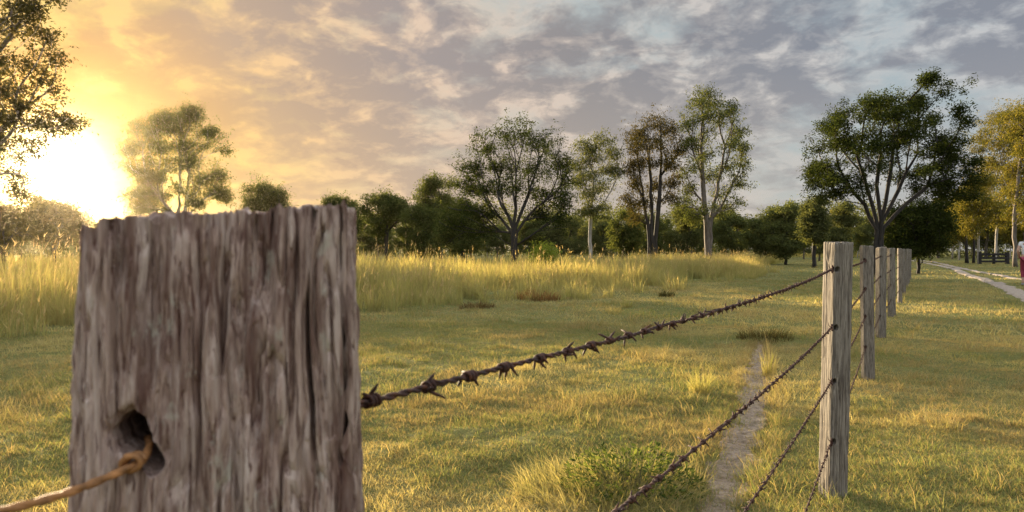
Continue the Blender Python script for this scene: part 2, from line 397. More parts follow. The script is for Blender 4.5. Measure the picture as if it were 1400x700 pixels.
def lawn_zone(nt_, per, r0, r1, half, spread, hmin, hmax, w, seg):
    global nb
    tx, ty = polar(nt_, r0, r1, half)
    keep = tall_zone(tx, ty) < .6
    d, bt = poly_dist(tx, ty, PATH); pw = np.interp(bt, np.arange(len(PATHW)), PATHW)
    keep &= (d > pw*(.8+1.5*(fbm(tx*5, ty*5, 77, 3)-.5))) | (rng.random(len(tx)) < .06+.8*sstep(.46, .58, fbm(tx*3.5, ty*3.5, 79, 3)))
    for RR, ww in ((RUT1, .34), (RUT2, .2)):
        d2, _ = poly_dist(tx, ty, RR); keep &= (d2 > ww*(.8+.8*(fbm(tx, ty, 78, 2)-.2))) | (rng.random(len(tx)) < .04)
    # bare thin spots
    keep &= (fbm(tx*1.3+9, ty*1.3, 88, 3) > .30) | (rng.random(len(tx)) < .5)
    tx, ty = tx[keep], ty[keep]; th = rng.uniform(.6, 1.25, len(tx))*(.45+1.1*fbm(tx*1.1+5, ty*1.1, 90, 3))
    bx = np.repeat(tx, per)+rng.normal(0, spread, len(tx)*per); by = np.repeat(ty, per)+rng.normal(0, spread, len(tx)*per)
    n = len(bx); h = rng.uniform(hmin, hmax, n)*np.repeat(th, per)
    lean = rng.uniform(.3, 1.9, n); la = rng.uniform(0, 2*PI, n)
    ct = lawn_colors(bx, by); cb = ct*np.array((.85, .9, .85))
    v, qd, t, c = blades(bx, by, ground_h(bx, by)-.004, h, w*rng.uniform(.7, 1.3, n), lean, la, seg, cb, ct)
    for qq in qd: lawnQ.append(qq+nb)
    lawnT.append(t+nb); lawnV.append(v); lawnC.append(c); nb += len(v)
HALF = math.radians(46)
lawn_zone(17000, 24, 2.5, 6.0, HALF, .034, .018, .052, .0030, 2)
lawn_zone(24000, 18, 6.0, 12, HALF, .05, .022, .062, .0048, 1)
lawn_zone(26000, 14, 12, 30, HALF, .09, .035, .085, .010, 1)
def verge(n_, per):
    global nb
    i_ = rng.uniform(1.0, len(PATH)-1.2, n_); px_ = np.interp(i_, np.arange(len(PATH)), PATH[:, 0]); py_ = np.interp(i_, np.arange(len(PATH)), PATH[:, 1]); w_ = np.interp(i_, np.arange(len(PATH)), PATHW)
    sd = rng.choice([-1, 1], n_); off = sd*(w_*(1.5-1.15*rng.random(n_)**2.2)+.02); px_ = px_+off*.86; py_ = py_-off*.5
    bx = np.repeat(px_, per)+rng.normal(0, .03, n_*per); by = np.repeat(py_, per)+rng.normal(0, .03, n_*per); n = len(bx)
    h = rng.uniform(.03, .13, n)*np.repeat(rng.uniform(.5, 1.2, n_), per); ct = lawn_colors(bx, by)
    v, qd, t, c = blades(bx, by, ground_h(bx, by)-.004, h, .003*rng.uniform(.7, 1.3, n), rng.uniform(.3, 1.6, n), rng.uniform(0, 2*PI, n), 2, ct*.8, ct)
    for qq in qd: lawnQ.append(qq+nb)
    lawnT.append(t+nb); lawnV.append(v); lawnC.append(c); nb += len(v)
verge(750, 24)
lawn_zone(520, 70, 3, 9, HALF, .05, .05, .13, .0034, 2)
lawn_zone(900, 50, 9, 26, HALF, .09, .08, .2, .007, 2)
lawn_zone(20000, 10, 30, 95, HALF, .16, .05, .13, .022, 1)
tag(link('grass', mesh_np('grass', np.concatenate(lawnV), ([np.concatenate(lawnQ)] if lawnQ else [])+[np.concatenate(lawnT)], np.concatenate(lawnC)), GRASS),
    'short dry and green turf covering the open ground', 'grass', kind='stuff')

# tall grass field
TV = []; TQ = []; TT = []; TC = []; tn = 0
def tall(nc, per, ymin, ymax, xl, xr, h0, h1, w, spread, seg=3, heads=True):
    global tn
    x = rng.uniform(xl, xr, nc); dy = ymin+(ymax-ymin)*rng.random(nc)**1.25
    y = np.interp(x, FRONT[:, 0], FRONT[:, 1])+dy+1.4*(fbm(x*.5, x*0+3, 5, 3)-.5)*sstep(4, 0, dy)*2
    k = (np.abs(x) < y*.95+4)
    dens_ = fbm(x*.35+7, y*.35, 22, 3); k &= rng.random(nc) < sstep(.3, .55, dens_)+.15
    x, y, dy = x[k], y[k], dy[k]
    hs = (.62+.65*fbm(x*.4, y*.4+50, 33, 3))*rng.uniform(.55, 1.2, len(x))
    hs *= .72+.28*sstep(0, 2.5, dy)
    hs *= np.where(x < -2.2, 1.0, .84)                      # taller stand on the left
    gr = fbm(x*.3+77, y*.3, 44, 3)
    n = len(x)*per
    ox = rng.normal(0, spread, n); oy = rng.normal(0, spread, n); bx = np.repeat(x, per)+ox; by = np.repeat(y, per)+oy
    h = rng.uniform(h0, h1, n)*np.repeat(hs, per); la = np.arctan2(oy, ox)+rng.normal(0, .6, n); lean = np.abs(rng.normal(.28, .25, n))
    p = np.clip(np.repeat(sstep(.35, .62, gr), per)*.55+rng.random(n)*.6, 0, 1)[:, None]
    GOLD = np.array((.52, .46, .19))
    p = np.clip(p*.6+np.repeat(rng.random(len(x)), per)[:, None]*.5-.05, 0, 1); ct = OLIVE*1.2+(GOLD-OLIVE*1.2)*p; cb = GREEN*1.25+(OLIVE*1.25-GREEN*1.25)*p
    ct = ct+(np.array((.42, .29, .16))-ct)*((rng.random(n) < .12)*.7)[:, None]
    ct = ct*rng.uniform(.65, 1.1, n)[:, None]
    v, qd, t, c = blades(bx, by, ground_h(bx, by)-.01, h, w*rng.uniform(.7, 1.4, n), lean, la, seg, cb, ct)
    for qq in qd: TQ.append(qq+tn)
    TT.append(t+tn); TV.append(v); TC.append(c); tn += len(v)
    if heads:                                              # feathery seed heads on thin stems
        m = rng.random(n) < np.where(bx < -2, .08, .045)
        hx, hy = bx[m], by[m]; hh = h[m]*rng.uniform(1.05, 1.45, m.sum()); k2 = m.sum(); l2 = rng.normal(.3, 1.2, k2); le = np.abs(rng.normal(.12, .14, k2))
        cs_ = np.array((.50, .39, .21))*rng.uniform(.7, 1.25, k2)[:, None]
        v, qd, t, c = blades(hx, hy, ground_h(hx, hy), hh, np.full(k2, w*.55), le, l2, 3, cs_*.8, cs_)
        for qq in qd: TQ.append(qq+tn)
        TT.append(t+tn); TV.append(v); TC.append(c); tn += len(v)
        tip = np.stack((hx, hy, ground_h(hx, hy)+hh*(1-le**2*.35)), -1)+np.stack((np.cos(l2), np.sin(l2), 0*l2), -1)*(le*hh)[:, None]
        for q_ in range(3):
            b0 = tip-np.array((0, 0, 1.))*rng.uniform(0, .14, k2)[:, None]
            v, qd, t, c = blades(b0[:, 0], b0[:, 1], b0[:, 2], rng.uniform(.05, .12, k2), np.full(k2, w*1.3), np.abs(rng.normal(.5, .4, k2)), l2+rng.normal(0, .7, k2), 1, cs_, cs_*1.1)
            TT.append(t+tn); TV.append(v); TC.append(c); tn += len(v)
tall(420, 40, -2.6, .6, -14, 14, .22, .8, .013, .08)
tall(1700, 44, 0, 5, -16, 14, .5, 1.15, .013, .11)
tall(2600, 30, 3, 16, -24, 26, .6, 1.2, .017, .2)
tall(2600, 18, 14, 55, -60, 60, .6, 1.2, .035, .4, 2, False)
tag(link('tall_grass', mesh_np('tall_grass', np.concatenate(TV), [np.concatenate(TQ), np.concatenate(TT)], np.concatenate(TC)), GRASS),
    'tall golden seeding grass standing in front of the trees', 'grass', kind='stuff')

# ------------------------------------------------------------------ tufts, weeds
def tuft(name, x, y, rad, h, n, w, tip, basec, label, cat='grass tuft', lean=.5, group=None, mound=0):
    a = rng.uniform(0, 2*PI, n); r = rad*np.sqrt(rng.random(n)); bx = x+np.cos(a)*r; by = y+np.sin(a)*r*.9
    hh = h*rng.uniform(.35, 1.0, n)*(1-.45*(r/rad)); la = a+rng.normal(0, .6, n)
    u = rng.uniform(0, 1, n)[:, None]
    ct = np.array(tip[0])+(np.array(tip[1])-np.array(tip[0]))*u; ct = ct*rng.uniform(.75, 1.2, n)[:, None]; cb = np.broadcast_to(np.array(basec), ct.shape)
    zz = ground_h(bx, by)-.008+mound*(1-(r/rad)**2)*.5
    v, qd, t, c = blades(bx-x, by-y, zz-ground_h(x, y), hh, w*rng.uniform(.7, 1.3, n), lean*rng.uniform(.2, 1.6, n), la, 3, cb, ct)
    o = link(name, mesh_np(name, v, qd+[t], c), GRASS, None, (x, y, float(ground_h(x, y))))
    return tag(o, label, cat, group)
def ground_at(px, py):
    d = CAMZ*F/(py-HOR); return wx(px, d), d
x, y = ground_at(958, 541); tuft('grass_tuft', x, y, .09, .30, 260, .0035, (STRAW*1.05, LIME*1.1), OLIVE, 'straw yellow grass tuft beside the bare soil path, below the top wire', lean=.45)
x, y = ground_at(1051, 512); tuft('grass_tuft', x, y, .06, .42, 110, .004, (LIME, STRAW), OLIVE, 'green grass tuft with tall thin stalks at the far end of the soil path', lean=.25)
x, y = ground_at(1053, 500); tuft('grass_stalk', x, y, .025, .88, 7, .005, (STRAW, STRAW*.8), STRAW*.7, 'few very tall straw stalks rising beside the far end of the soil path', 'grass stalk', lean=.12)
x, y = ground_at(1046, 463); tuft('low_shrub', x, y, .36, .26, 420, .008, ((.12, .12, .045), (.22, .17, .07)), (.06, .05, .025), 'low dark twiggy shrub on the turf just left of the nearest square post', 'shrub', lean=.7, mound=.1)
x, y = ground_at(911, 405); tuft('grass_tuft', x, y, .20, .26, 240, .012, ((.07, .08, .025), (.12, .10, .04)), (.04, .04, .02), 'small dark green tuft alone on the turf above the top wire', lean=.4)
x, y = ground_at(905, 447); tuft('grass_tuft', x, y, .30, .12, 260, .008, ((.07, .06, .03), (.14, .10, .05)), (.04, .03, .02), 'flat dark brown tuft under the middle of the top wire', lean=.9)
x, y = ground_at(652, 421); tuft('grass_tuft', x, y, .36, .24, 330, .011, ((.14, .10, .05), (.24, .15, .07)), (.06, .04, .02), 'low brown tuft in front of the tall grass, left of centre', lean=.8)
x, y = ground_at(736, 410); tuft('grass_tuft', x, y, .5, .42, 420, .011, ((.30, .15, .07), (.40, .24, .10)), (.10, .06, .03), 'reddish brown tuft at the foot of the tall grass, below the dark branching tree', lean=.5)
x, y = ground_at(546, 415); tuft('grass_tuft', x, y, .22, 1.0, 280, .009, (STRAW*1.1, LIME*1.2), OLIVE, 'tall yellow green grass tuft standing forward of the tall grass, beside the big post', lean=.3)
x, y = ground_at(586, 409); tuft('grass_tuft', x, y, .16, .85, 160, .009, (STRAW*1.1, LIME*1.1), OLIVE, 'narrow tall yellow tuft standing forward of the tall grass', lean=.25)
x, y = ground_at(857, 421); tuft('grass_tuft', x, y, .12, .33, 120, .008, (LIME, STRAW), OLIVE, 'short green tuft on open turf, upper right of the middle of the top wire', lean=.35)

# leafy weed mound near the camera
def leaves_np(pos, dirs, L, Wd, col, droop=0):
    """rhombus leaves: pos (n,3) base, dirs (n,3)"""
    n = len(pos); d = dirs/ (np.linalg.norm(dirs, axis=1)[:, None]+1e-9)
    rv = rng.normal(size=(n, 3)); s = np.cross(d, rv); s /= np.linalg.norm(s, axis=1)[:, None]+1e-9
    L = np.broadcast_to(L, (n,))[:, None]; Wd = np.broadcast_to(Wd, (n,))[:, None]
    v = np.stack((pos, pos+d*L*.45+s*Wd*.5, pos+d*L, pos+d*L*.45-s*Wd*.5), 1).reshape(-1, 3)
    q = np.arange(n)[:, None]*4+np.arange(4)[None]
    return v, q, np.repeat(col, 4, 0)
x0, y0 = ground_at(862, 672)
wm = empty('weed_bush', (x0, y0, float(ground_h(x0, y0))), 0, 'green leafy weed mound with dry yellow grass beside the soil path, under the second wire', 'weed bush')
g = Geo(); nw = 1500
a = rng.uniform(0, 2*PI, nw); rr = .34*np.sqrt(rng.random(nw)); hh = .19*np.sqrt(np.clip(1-(rr/.36)**2, 0, 1))*(.25+1.1*vn(np.cos(a)*rr/.09+7, np.sin(a)*rr/.09, 5))
pos = np.stack((np.cos(a)*rr, np.sin(a)*rr*.85, hh*rng.uniform(.25, 1.0, nw)+.01), -1)
dr = np.stack((np.cos(a), np.sin(a), rng.uniform(-.2, 1.2, nw)), -1)+rng.normal(0, .6, (nw, 3))
cc = np.array((.04, .065, .02))+(np.array((.15, .18, .05))-np.array((.04, .065, .02)))*(rng.random(nw)**1.6)[:, None]
v, q, c = leaves_np(pos, dr, rng.uniform(.018, .042, nw), rng.uniform(.007, .014, nw), cc); g.add(v, q, None, c)
link('foliage', g.mesh('weed_foliage'), GRASS, wm)
g = Geo()
for k in range(60):
    a_ = random.uniform(0, 2*PI); r_ = .25*math.sqrt(random.random()); hz_ = .2*math.sqrt(max(.05, 1-(r_/.29)**2))*random.uniform(.7, 1.2)
    g.tube([(math.cos(a_)*r_*.5, math.sin(a_)*r_*.5, -.01), (math.cos(a_)*r_*.8, math.sin(a_)*r_*.8, hz_*.5), (math.cos(a_)*r_, math.sin(a_)*r_, hz_)], [.002, .0016, .001], 4, False)
link('stem', g.mesh('weed_stem'), plain_mat('weed_stems', (.14, .13, .05)), wm)
n = 3200; a = rng.uniform(0, 2*PI, n); rr = .46*np.sqrt(rng.random(n))
bx = np.cos(a)*rr-.10; by = np.sin(a)*rr*.9+.05
u = rng.random(n)[:, None]; ct = OLIVE*.8+(STRAW*.95-OLIVE*.8)*u; cb = GREEN+(OLIVE-GREEN)*u
v, qd, t, c = blades(bx, by, np.full(n, -.03)+.06*np.exp(-(rr/.25)**2), rng.uniform(.04, .16, n), .0032*rng.uniform(.7, 1.3, n), rng.uniform(.3, 1.3, n), a+rng.normal(0, .8, n), 3, cb, ct)
link('grass_blades', mesh_np('weed_grass', v, qd+[t], c), GRASS, wm)

# ------------------------------------------------------------------ trees
def dendrite(trunk, pts, bf=.5, updown=1.6):
    """Prim-like growth: every point joins the nearest node, weighing path length."""
    nodes = [np.array(p, float) for p in trunk]; par = [i-1 for i in range(len(trunk))]
    plen = [0.0]
    for i in range(1, len(trunk)): plen.append(plen[-1]+np.linalg.norm(nodes[i]-nodes[i-1]))
    P_ = np.array(pts, float); n = len(P_); best = np.full(n, 1e18); bp_ = np.zeros(n, int); done = np.zeros(n, bool)
    def upd(j):
        d = P_-nodes[j]; L = np.linalg.norm(d, axis=1)
        c = L+bf*(plen[j]+L)+updown*np.maximum(0, -d[:, 2])+.35*np.maximum(0, L-np.maximum(d[:, 2], 0)*1.4)
        m = (c < best) & ~done; best[m] = c[m]; bp_[m] = j
    start = max(0, int(len(trunk)*.35))
    for j in range(start, len(trunk)): upd(j)
    for _ in range(n):
        k = int(np.argmin(np.where(done, 1e19, best))); done[k] = True; p = int(bp_[k])
        L = np.linalg.norm(P_[k]-nodes[p])
        ns = int(min(5, max(1, L/(.9)))); a_, b_ = nodes[p], P_[k]; prev = p
        for s in range(1, ns+1):
            t = s/ns; q_ = a_+(b_-a_)*t
            if s < ns: q_ = q_+rng.normal(0, .06*L/ns, 3)+np.array((0, 0, -.06*L*math.sin(PI*t)))
            nodes.append(q_); par.append(prev); plen.append(plen[prev]+L/ns); prev = len(nodes)-1
            upd(prev)
    return np.array(nodes), np.array(par)
def limb_mesh(nodes, par, rtrunk, rtip=.012, ntr=0, sides=6):
    n = len(nodes); ch = [[] for _ in range(n)]
    for i_ in range(1, n):
        ch[par[i_]].append(i_)
    cnt = np.zeros(n)
    for i_ in range(n-1, -1, -1):
        cnt[i_] = max(1, sum(cnt[c_] for c_ in ch[i_])) if ch[i_] else 1
    # smooth limbs
    nd = nodes.copy()
    for _ in range(3):
        nn = nd.copy()
        for i_ in range(1, n):
            if ch[i_] and i_ >= ntr:
                m = max(ch[i_], key=lambda c_: cnt[c_]); nn[i_] = .5*nd[i_]+.25*(nd[par[i_]]+nd[m])
        nd = nn
    e = math.log(rtrunk/rtip)/math.log(max(2, cnt[0])); rad = rtip*cnt**e
    for i_ in range(ntr):                      # taper the bole a little, flare at the foot
        rad[i_] = max(rad[i_], rtrunk*(1-.5*i_/max(1, ntr))) if i_ < ntr*.45 else rad[i_]
        if not i_: rad[i_] = rtrunk*1.35
    g = Geo(); used = np.zeros(n, bool); stack = [(0, -1)]
    while stack:
        s, p = stack.pop(); chain = [p, s] if p >= 0 else [s]; cur = s
        while ch[cur]:
            m = max(ch[cur], key=lambda c_: cnt[c_])
            for c_ in ch[cur]:
                if c_ != m: stack.append((c_, cur))
            chain.append(m); cur = m
        if len(chain) > 1:
            r = rad[chain].copy()
            if p >= 0: r[0] = min(r[0], r[1]*1.15)
            g.tube(nd[chain], r, sides if r.max() > .04 else 4, True)
    return g, nd
def crown_leaves(pts, per, sig, L, Wd, cols, hang=.5, flat=.75, seed=0):
    n = len(pts)*per; p = np.repeat(np.asarray(pts), per, 0)
    off = rng.normal(0, 1, (n, 3)); off *= (rng.random(n)**.5/np.linalg.norm(off, axis=1))[:, None]*sig*2.0*np.repeat(rng.uniform(.6, 1.3, len(pts)), per)[:, None]; off[:, 2] *= flat
    pos = p+off
    dr = rng.normal(0, 1, (n, 3)); dr[:, 2] = dr[:, 2]*.6-hang
    cl = np.repeat(rng.random(len(pts)), per); u = np.clip(.55*cl+.6*rng.random(n)-.08, 0, 1)[:, None]
    c0, c1, c2 = map(np.array, cols)
    c = np.where(u < .5, c0+(c1-c0)*u*2, c1+(c2-c1)*(u-.5)*2)
    return leaves_np(pos, dr, L*rng.uniform(.65, 1.3, n), Wd*rng.uniform(.7, 1.3, n), c)
DARKG = ((.018, .026, .008), (.038, .050, .014), (.072, .088, .026))
OLIVG = ((.042, .052, .018), (.088, .104, .032), (.15, .155, .052))
MIDG = ((.06, .072, .027), (.115, .135, .048), (.18, .185, .07))
GOLDG = ((.07, .075, .016), (.15, .135, .028), (.27, .21, .05))
PALEG = ((.05, .06, .024), (.10, .11, .042), (.165, .17, .07))
BROWNG = ((.035, .032, .012), (.07, .06, .022), (.11, .085, .035))
def grow(name, base, trunk, clumps, rtrunk, per=26, ptsper=14, sig=.26, L=.17, Wd=.06, cols=DARKG, bark=BARK_DARK, bf=.5, hang=.5, extra_trunks=(), xr=.8, label=None, group=None, cat='tree', twig=.012, density=1.0):
    """trunk: world polyline; clumps: (x,y,z,rx,ry,rz) world ellipsoids of foliage"""
    base = np.array(base, float)
    pts = []
    for (cx, cy, cz, rx, ry, rz) in clumps:
        k = max(7, int(2.2*ptsper*density*((rx*rz)/(.9*.7))**.6))
        u = rng.normal(size=(k, 3)); u /= np.linalg.norm(u, axis=1)[:, None]; u *= (rng.random(k)**.45)[:, None]
        u[:, 2] = np.where(u[:, 2] < -.45, u[:, 2]*.5, u[:, 2])
        pts.append(np.array((cx, cy, cz))+u*np.array((rx, ry, rz)))
    pts = np.concatenate(pts)
    C_ = np.array([c_[:3] for c_ in clumps]); R_ = np.array([(c_[3]+c_[5])/2 for c_ in clumps])
    far_ = rng.random(len(pts)) < .2
    near = []
    for _ in range(int(len(pts)*.28)):
        a_ = rng.integers(len(C_)); dd_ = np.linalg.norm(C_-C_[a_], axis=1); cand = np.nonzero((dd_ > 0) & (dd_ < 3.0*R_.mean()))[0]
        if len(cand) == 0: continue
        b_ = rng.choice(cand); t_ = rng.uniform(.25, .75); near.append(C_[a_]+(C_[b_]-C_[a_])*t_+rng.normal(0, R_.mean()*.35, 3))
    pts[far_] += rng.normal(0, 1, (far_.sum(), 3))*R_.mean()*.45
    if near: pts = np.concatenate((pts, np.array(near)))
    root = empty(name, tuple(base), 0, label, cat, group)
    g = Geo()
    trunks = [trunk]+list(extra_trunks)
    own = np.argmin(np.stack([np.min(np.linalg.norm((pts[:, None]-np.array(t)[None, len(t)//2:])*np.array((1, .6, .25)), axis=2), axis=1) for t in trunks], 1), 1)
    for ti, t in enumerate(trunks):
        t = np.array(t, float); sub = pts[own == ti]
        if len(sub) == 0: continue
        nodes, par = dendrite(t, sub, bf)
        gg, nd = limb_mesh(nodes-base, par, rtrunk*(1 if ti == 0 else xr), twig, len(t))
        g.add(np.concatenate(gg.v), np.concatenate(gg.q), np.concatenate(gg.t))
    link('trunk', g.mesh('trunk', True), bark, root)
    v, q, c = crown_leaves(pts-base, int(per*1.5), sig*.95, L*1.0, Wd*1.05, cols, hang)
    cen = pts.mean(0); src_ = pts[rng.random(len(pts)) < .8]; o_ = src_-cen; o_ /= np.linalg.norm(o_, axis=1)[:, None]+1e-6
    o_ = o_+rng.normal(0, .5, o_.shape)+np.array((0, 0, .25)); sprig = src_+o_*(R_.mean()*rng.uniform(.15, .85, len(src_)))[:, None]
    v2, q2, c2 = crown_leaves(sprig-base, max(4, int(per*.36)), sig*.55, L*.9, Wd*.95, cols, hang)
    link('crown', mesh_np('crown', np.concatenate((v, v2)), [q, q2+len(v)], np.concatenate((c, c2))), LEAF, root)
    return root
def hero(name, label, base_px, d, trunk_px, clumps_px, rtrunk, half_depth, group=None, extra=(), **kw):
    def tr(tp):
        out = []
        for (px, py) in tp: out.append(W(px, py, d))
        out = np.array(out); out[0, 2] = min(out[0, 2], -.05)
        # densify
        res = [out[0]]
        for a_, b_ in zip(out[:-1], out[1:]):
            m = max(2, int(np.linalg.norm(b_-a_)/.6))
            for s in range(1, m+1): res.append(a_+(b_-a_)*s/m+rng.normal(0, .035, 3)*np.array((1, 1, .2)))
        return np.array(res)
    cl = []
    xs = [c_[0] for c_ in clumps_px]; cxm = base_px; hw = max(abs(x_-cxm) for x_ in xs)+1
    for (px, py, rx, ry) in clumps_px:
        for rep in range(2):
            f = math.sqrt(max(.1, 1-((px-cxm)/hw)**2)); dy = random.uniform(-1, 1)*half_depth*f
            jx = random.gauss(0, rx*.15); jy = random.gauss(0, ry*.15)
            p = W(px+jx, py+jy, d); s = d/F
            cl.append((p[0], d+dy, p[2], rx*s*1.08, (rx+ry)*.55*s, ry*s*1.05))
    t0 = tr(trunk_px)
    return grow(name, (t0[0][0], d, 0), t0, cl, rtrunk, label=label, group=group, extra_trunks=[tr(e) for e in extra], density=.62, **kw)

# the dark branching tree in the centre
hero('branching_tree', 'dark spreading tree with open crooked branches, centre of the tree line behind the tall grass', 702, 38,
     [(703, 372), (703, 335), (701, 312)],
     [(702, 188, 28, 13), (665, 197, 22, 15), (738, 198, 22, 15), (762, 222, 18, 14), (648, 228, 22, 14), (690, 222, 26, 15), (728, 232, 22, 13), (774, 248, 14, 11), (636, 256, 18, 12), (664, 256, 20, 13), (700, 255, 22, 12), (745, 262, 22, 12), (765, 275, 14, 10), (640, 286, 24, 12), (668, 290, 20, 10), (736, 292, 22, 9), (622, 308, 18, 10), (655, 318, 22, 8), (760, 300, 12, 8)],
     .21, 2.2, cols=DARKG, bark=BARK_DARK, bf=.6, per=25, sig=.24, L=.14, Wd=.045, xr=.45, extra=[[(703, 374), (700, 318), (672, 280), (645, 262)], [(703, 374), (701, 312), (682, 262), (672, 222)], [(703, 374), (703, 305), (706, 250), (704, 205)], [(703, 374), (704, 312), (722, 268), (736, 222)], [(703, 374), (705, 318), (732, 285), (762, 262)]])
hero('pale_gum', 'slender gum with white trunk and airy crown, right of the dark branching tree', 808, 50,
     [(807, 366), (807, 330), (808, 285), (812, 240)],
     [(822, 196, 16, 9), (797, 206, 16, 10), (838, 212, 10, 12), (812, 216, 14, 10), (786, 226, 11, 11), (830, 232, 14, 10), (806, 238, 14, 9), (842, 236, 6, 10), (790, 250, 10, 10), (820, 256, 12, 10), (803, 266, 12, 10), (808, 286, 12, 9), (795, 290, 8, 8), (822, 282, 8, 8)],
     .13, 1.4, cols=PALEG, bark=BARK_PALE, bf=.7, per=14, sig=.25, L=.18, Wd=.055, hang=1.0)
hero('brown_gum', 'brownish upright gum with several dark stems, left of the tallest gum', 895, 50,
     [(897, 366), (896, 330), (900, 290), (903, 240), (903, 195)],
     [(900, 167, 20, 9), (878, 180, 16, 11), (918, 182, 14, 12), (866, 200, 12, 12), (894, 198, 18, 12), (926, 204, 8, 12), (862, 226, 10, 11), (884, 224, 15, 11), (912, 226, 12, 11), (866, 250, 10, 11), (900, 252, 12, 10), (922, 245, 7, 10), (862, 276, 10, 10), (884, 276, 9, 10), (868, 298, 9, 9), (915, 272, 7, 8)],
     .16, 1.6, cols=BROWNG, bark=BARK_DARK, bf=.7, per=17, sig=.25, L=.17, Wd=.055, hang=.9, extra=[[(889, 366), (887, 320), (880, 270), (872, 220)], [(893, 366), (891, 310), (889, 250), (886, 205)]])
hero('tall_gum', 'tallest gum of the tree line, airy oval crown on forked grey stems', 968, 50,
     [(967, 366), (966, 310), (962, 262), (958, 205), (960, 150)],
     [(966, 128, 14, 9), (950, 142, 12, 10), (984, 138, 10, 9), (1002, 150, 7, 8), (958, 160, 16, 9), (938, 172, 11, 11), (985, 165, 12, 10), (1008, 182, 12, 10), (966, 184, 16, 9), (940, 200, 11, 11), (1018, 200, 7, 12), (990, 200, 14, 9), (962, 214, 12, 10), (1016, 224, 8, 11), (998, 226, 11, 9), (940, 232, 10, 11), (976, 238, 11, 9), (1010, 250, 9, 10), (948, 258, 11, 10), (990, 262, 11, 9), (934, 280, 12, 11), (1002, 278, 8, 8), (962, 282, 9, 8), (944, 300, 10, 8), (985, 290, 8, 7)],
     .20, 2.0, cols=OLIVG, bark=BARK_MID, bf=.75, per=15, sig=.24, L=.18, Wd=.055, hang=.9, extra=[[(969, 366), (972, 300), (982, 250), (992, 200)]])
hero('spreading_tree', 'big dark tree with wide dense crown on a short trunk, behind the row of posts', 1204, 30,
     [(1200, 381), (1200, 320), (1203, 290)],
     [(1230, 124, 5, 7), (1292, 196, 16, 5), (1306, 224, 12, 4), (1308, 250, 12, 5), (1130, 202, 14, 9), (1122, 236, 13, 9), (1142, 264, 13, 7), (1168, 150, 16, 9), (1280, 160, 9, 6), (1205, 140, 18, 10), (1180, 146, 16, 9), (1225, 148, 20, 10), (1256, 142, 15, 9), (1268, 136, 7, 6), (1160, 165, 18, 10), (1195, 165, 22, 11), (1240, 165, 22, 12), (1128, 178, 12, 8), (1145, 190, 18, 10), (1180, 188, 22, 11), (1215, 190, 22, 12), (1255, 185, 20, 10), (1282, 178, 11, 6), (1304, 186, 8, 4), (1150, 212, 18, 10), (1125, 225, 14, 9), (1190, 212, 20, 10), (1250, 212, 20, 9), (1285, 205, 18, 7), (1315, 216, 12, 5), (1135, 245, 18, 9), (1118, 248, 8, 8), (1165, 236, 14, 8), (1270, 232, 22, 7), (1305, 242, 18, 6), (1235, 238, 13, 7), (1150, 262, 14, 7), (1295, 262, 18, 7), (1275, 254, 14, 6), (1310, 268, 12, 6)],
     .19, 2.6, cols=DARKG, bark=BARK_DARK, bf=.6, per=44, sig=.20, L=.11, Wd=.04, hang=.2, twig=.008, xr=.40, extra=[[(1200, 381), (1198, 315), (1180, 280), (1150, 245)], [(1200, 381), (1199, 305), (1186, 260), (1172, 215)], [(1201, 381), (1202, 300), (1200, 255), (1200, 200)], [(1201, 381), (1204, 300), (1214, 255), (1222, 200)], [(1201, 381), (1205, 305), (1226, 262), (1250, 210)], [(1201, 381), (1206, 312), (1238, 278), (1282, 245)]])
hero('domed_gum', 'tall gum with domed crown on pale twin stems, behind the big weathered post', 243, 62,
     [(243, 361), (243, 310), (246, 260), (248, 200)],
     [(245, 154, 22, 8), (222, 162, 16, 10), (270, 160, 14, 10), (202, 182, 17, 10), (232, 178, 18, 10), (258, 176, 16, 10), (288, 184, 14, 9), (182, 204, 10, 12), (212, 200, 13, 9), (294, 202, 11, 9), (262, 202, 12, 11), (242, 208, 10, 9), (180, 228, 8, 9), (222, 226, 14, 10), (266, 226, 12, 11), (208, 244, 17, 9), (234, 246, 15, 9), (275, 246, 11, 10), (300, 240, 8, 10), (188, 262, 14, 11), (214, 266, 18, 9), (262, 264, 10, 10), (292, 262, 10, 10), (182, 284, 14, 8), (212, 286, 18, 7), (280, 280, 10, 8), (302, 266, 6, 10)],
     .19, 2.8, cols=OLIVG, bark=BARK_PALE, bf=.75, per=21, sig=.32, L=.2, Wd=.065, hang=.8, extra=[[(247, 361), (252, 300), (258, 250), (264, 205)]])
hero('overhanging_gum', 'large gum cut by the left edge, its leafy branches hanging over the sun', -140, 24,
     [(-150, 391), (-150, 250), (-140, 120), (-110, 20)],
     [(48, 18, 20, 14), (15, 8, 24, 12), (62, 46, 13, 9), (25, 42, 22, 11), (52, 72, 14, 8), (12, 80, 18, 10), (30, 96, 22, 11), (48, 112, 12, 8), (8, 122, 18, 12), (28, 134, 16, 8), (52, 152, 12, 6), (76, 158, 13, 7), (97, 168, 12, 7), (12, 160, 16, 9), (45, 172, 14, 5), (72, 176, 10, 4), (15, 190, 18, 8), (42, 212, 12, 6), (18, 216, 18, 8), (8, 238, 12, 9), (6, 262, 10, 10),
      (-30, 20, 40, 24), (-30, 70, 35, 24), (-40, 130, 35, 26), (-35, 180, 30, 20), (-45, 230, 30, 20), (-90, -30, 50, 30), (-20, -40, 40, 20), (40, -25, 25, 15), (-140, 30, 50, 30), (-150, -60, 60, 30), (-230, 20, 50, 40), (-220, -50, 50, 30), (-240, 100, 50, 30), (-110, 120, 40, 30)],
     .32, 2.2, cols=BROWNG, bark=BARK_MID, bf=.5, per=15, sig=.16, L=.12, Wd=.05, hang=.6, twig=.008)

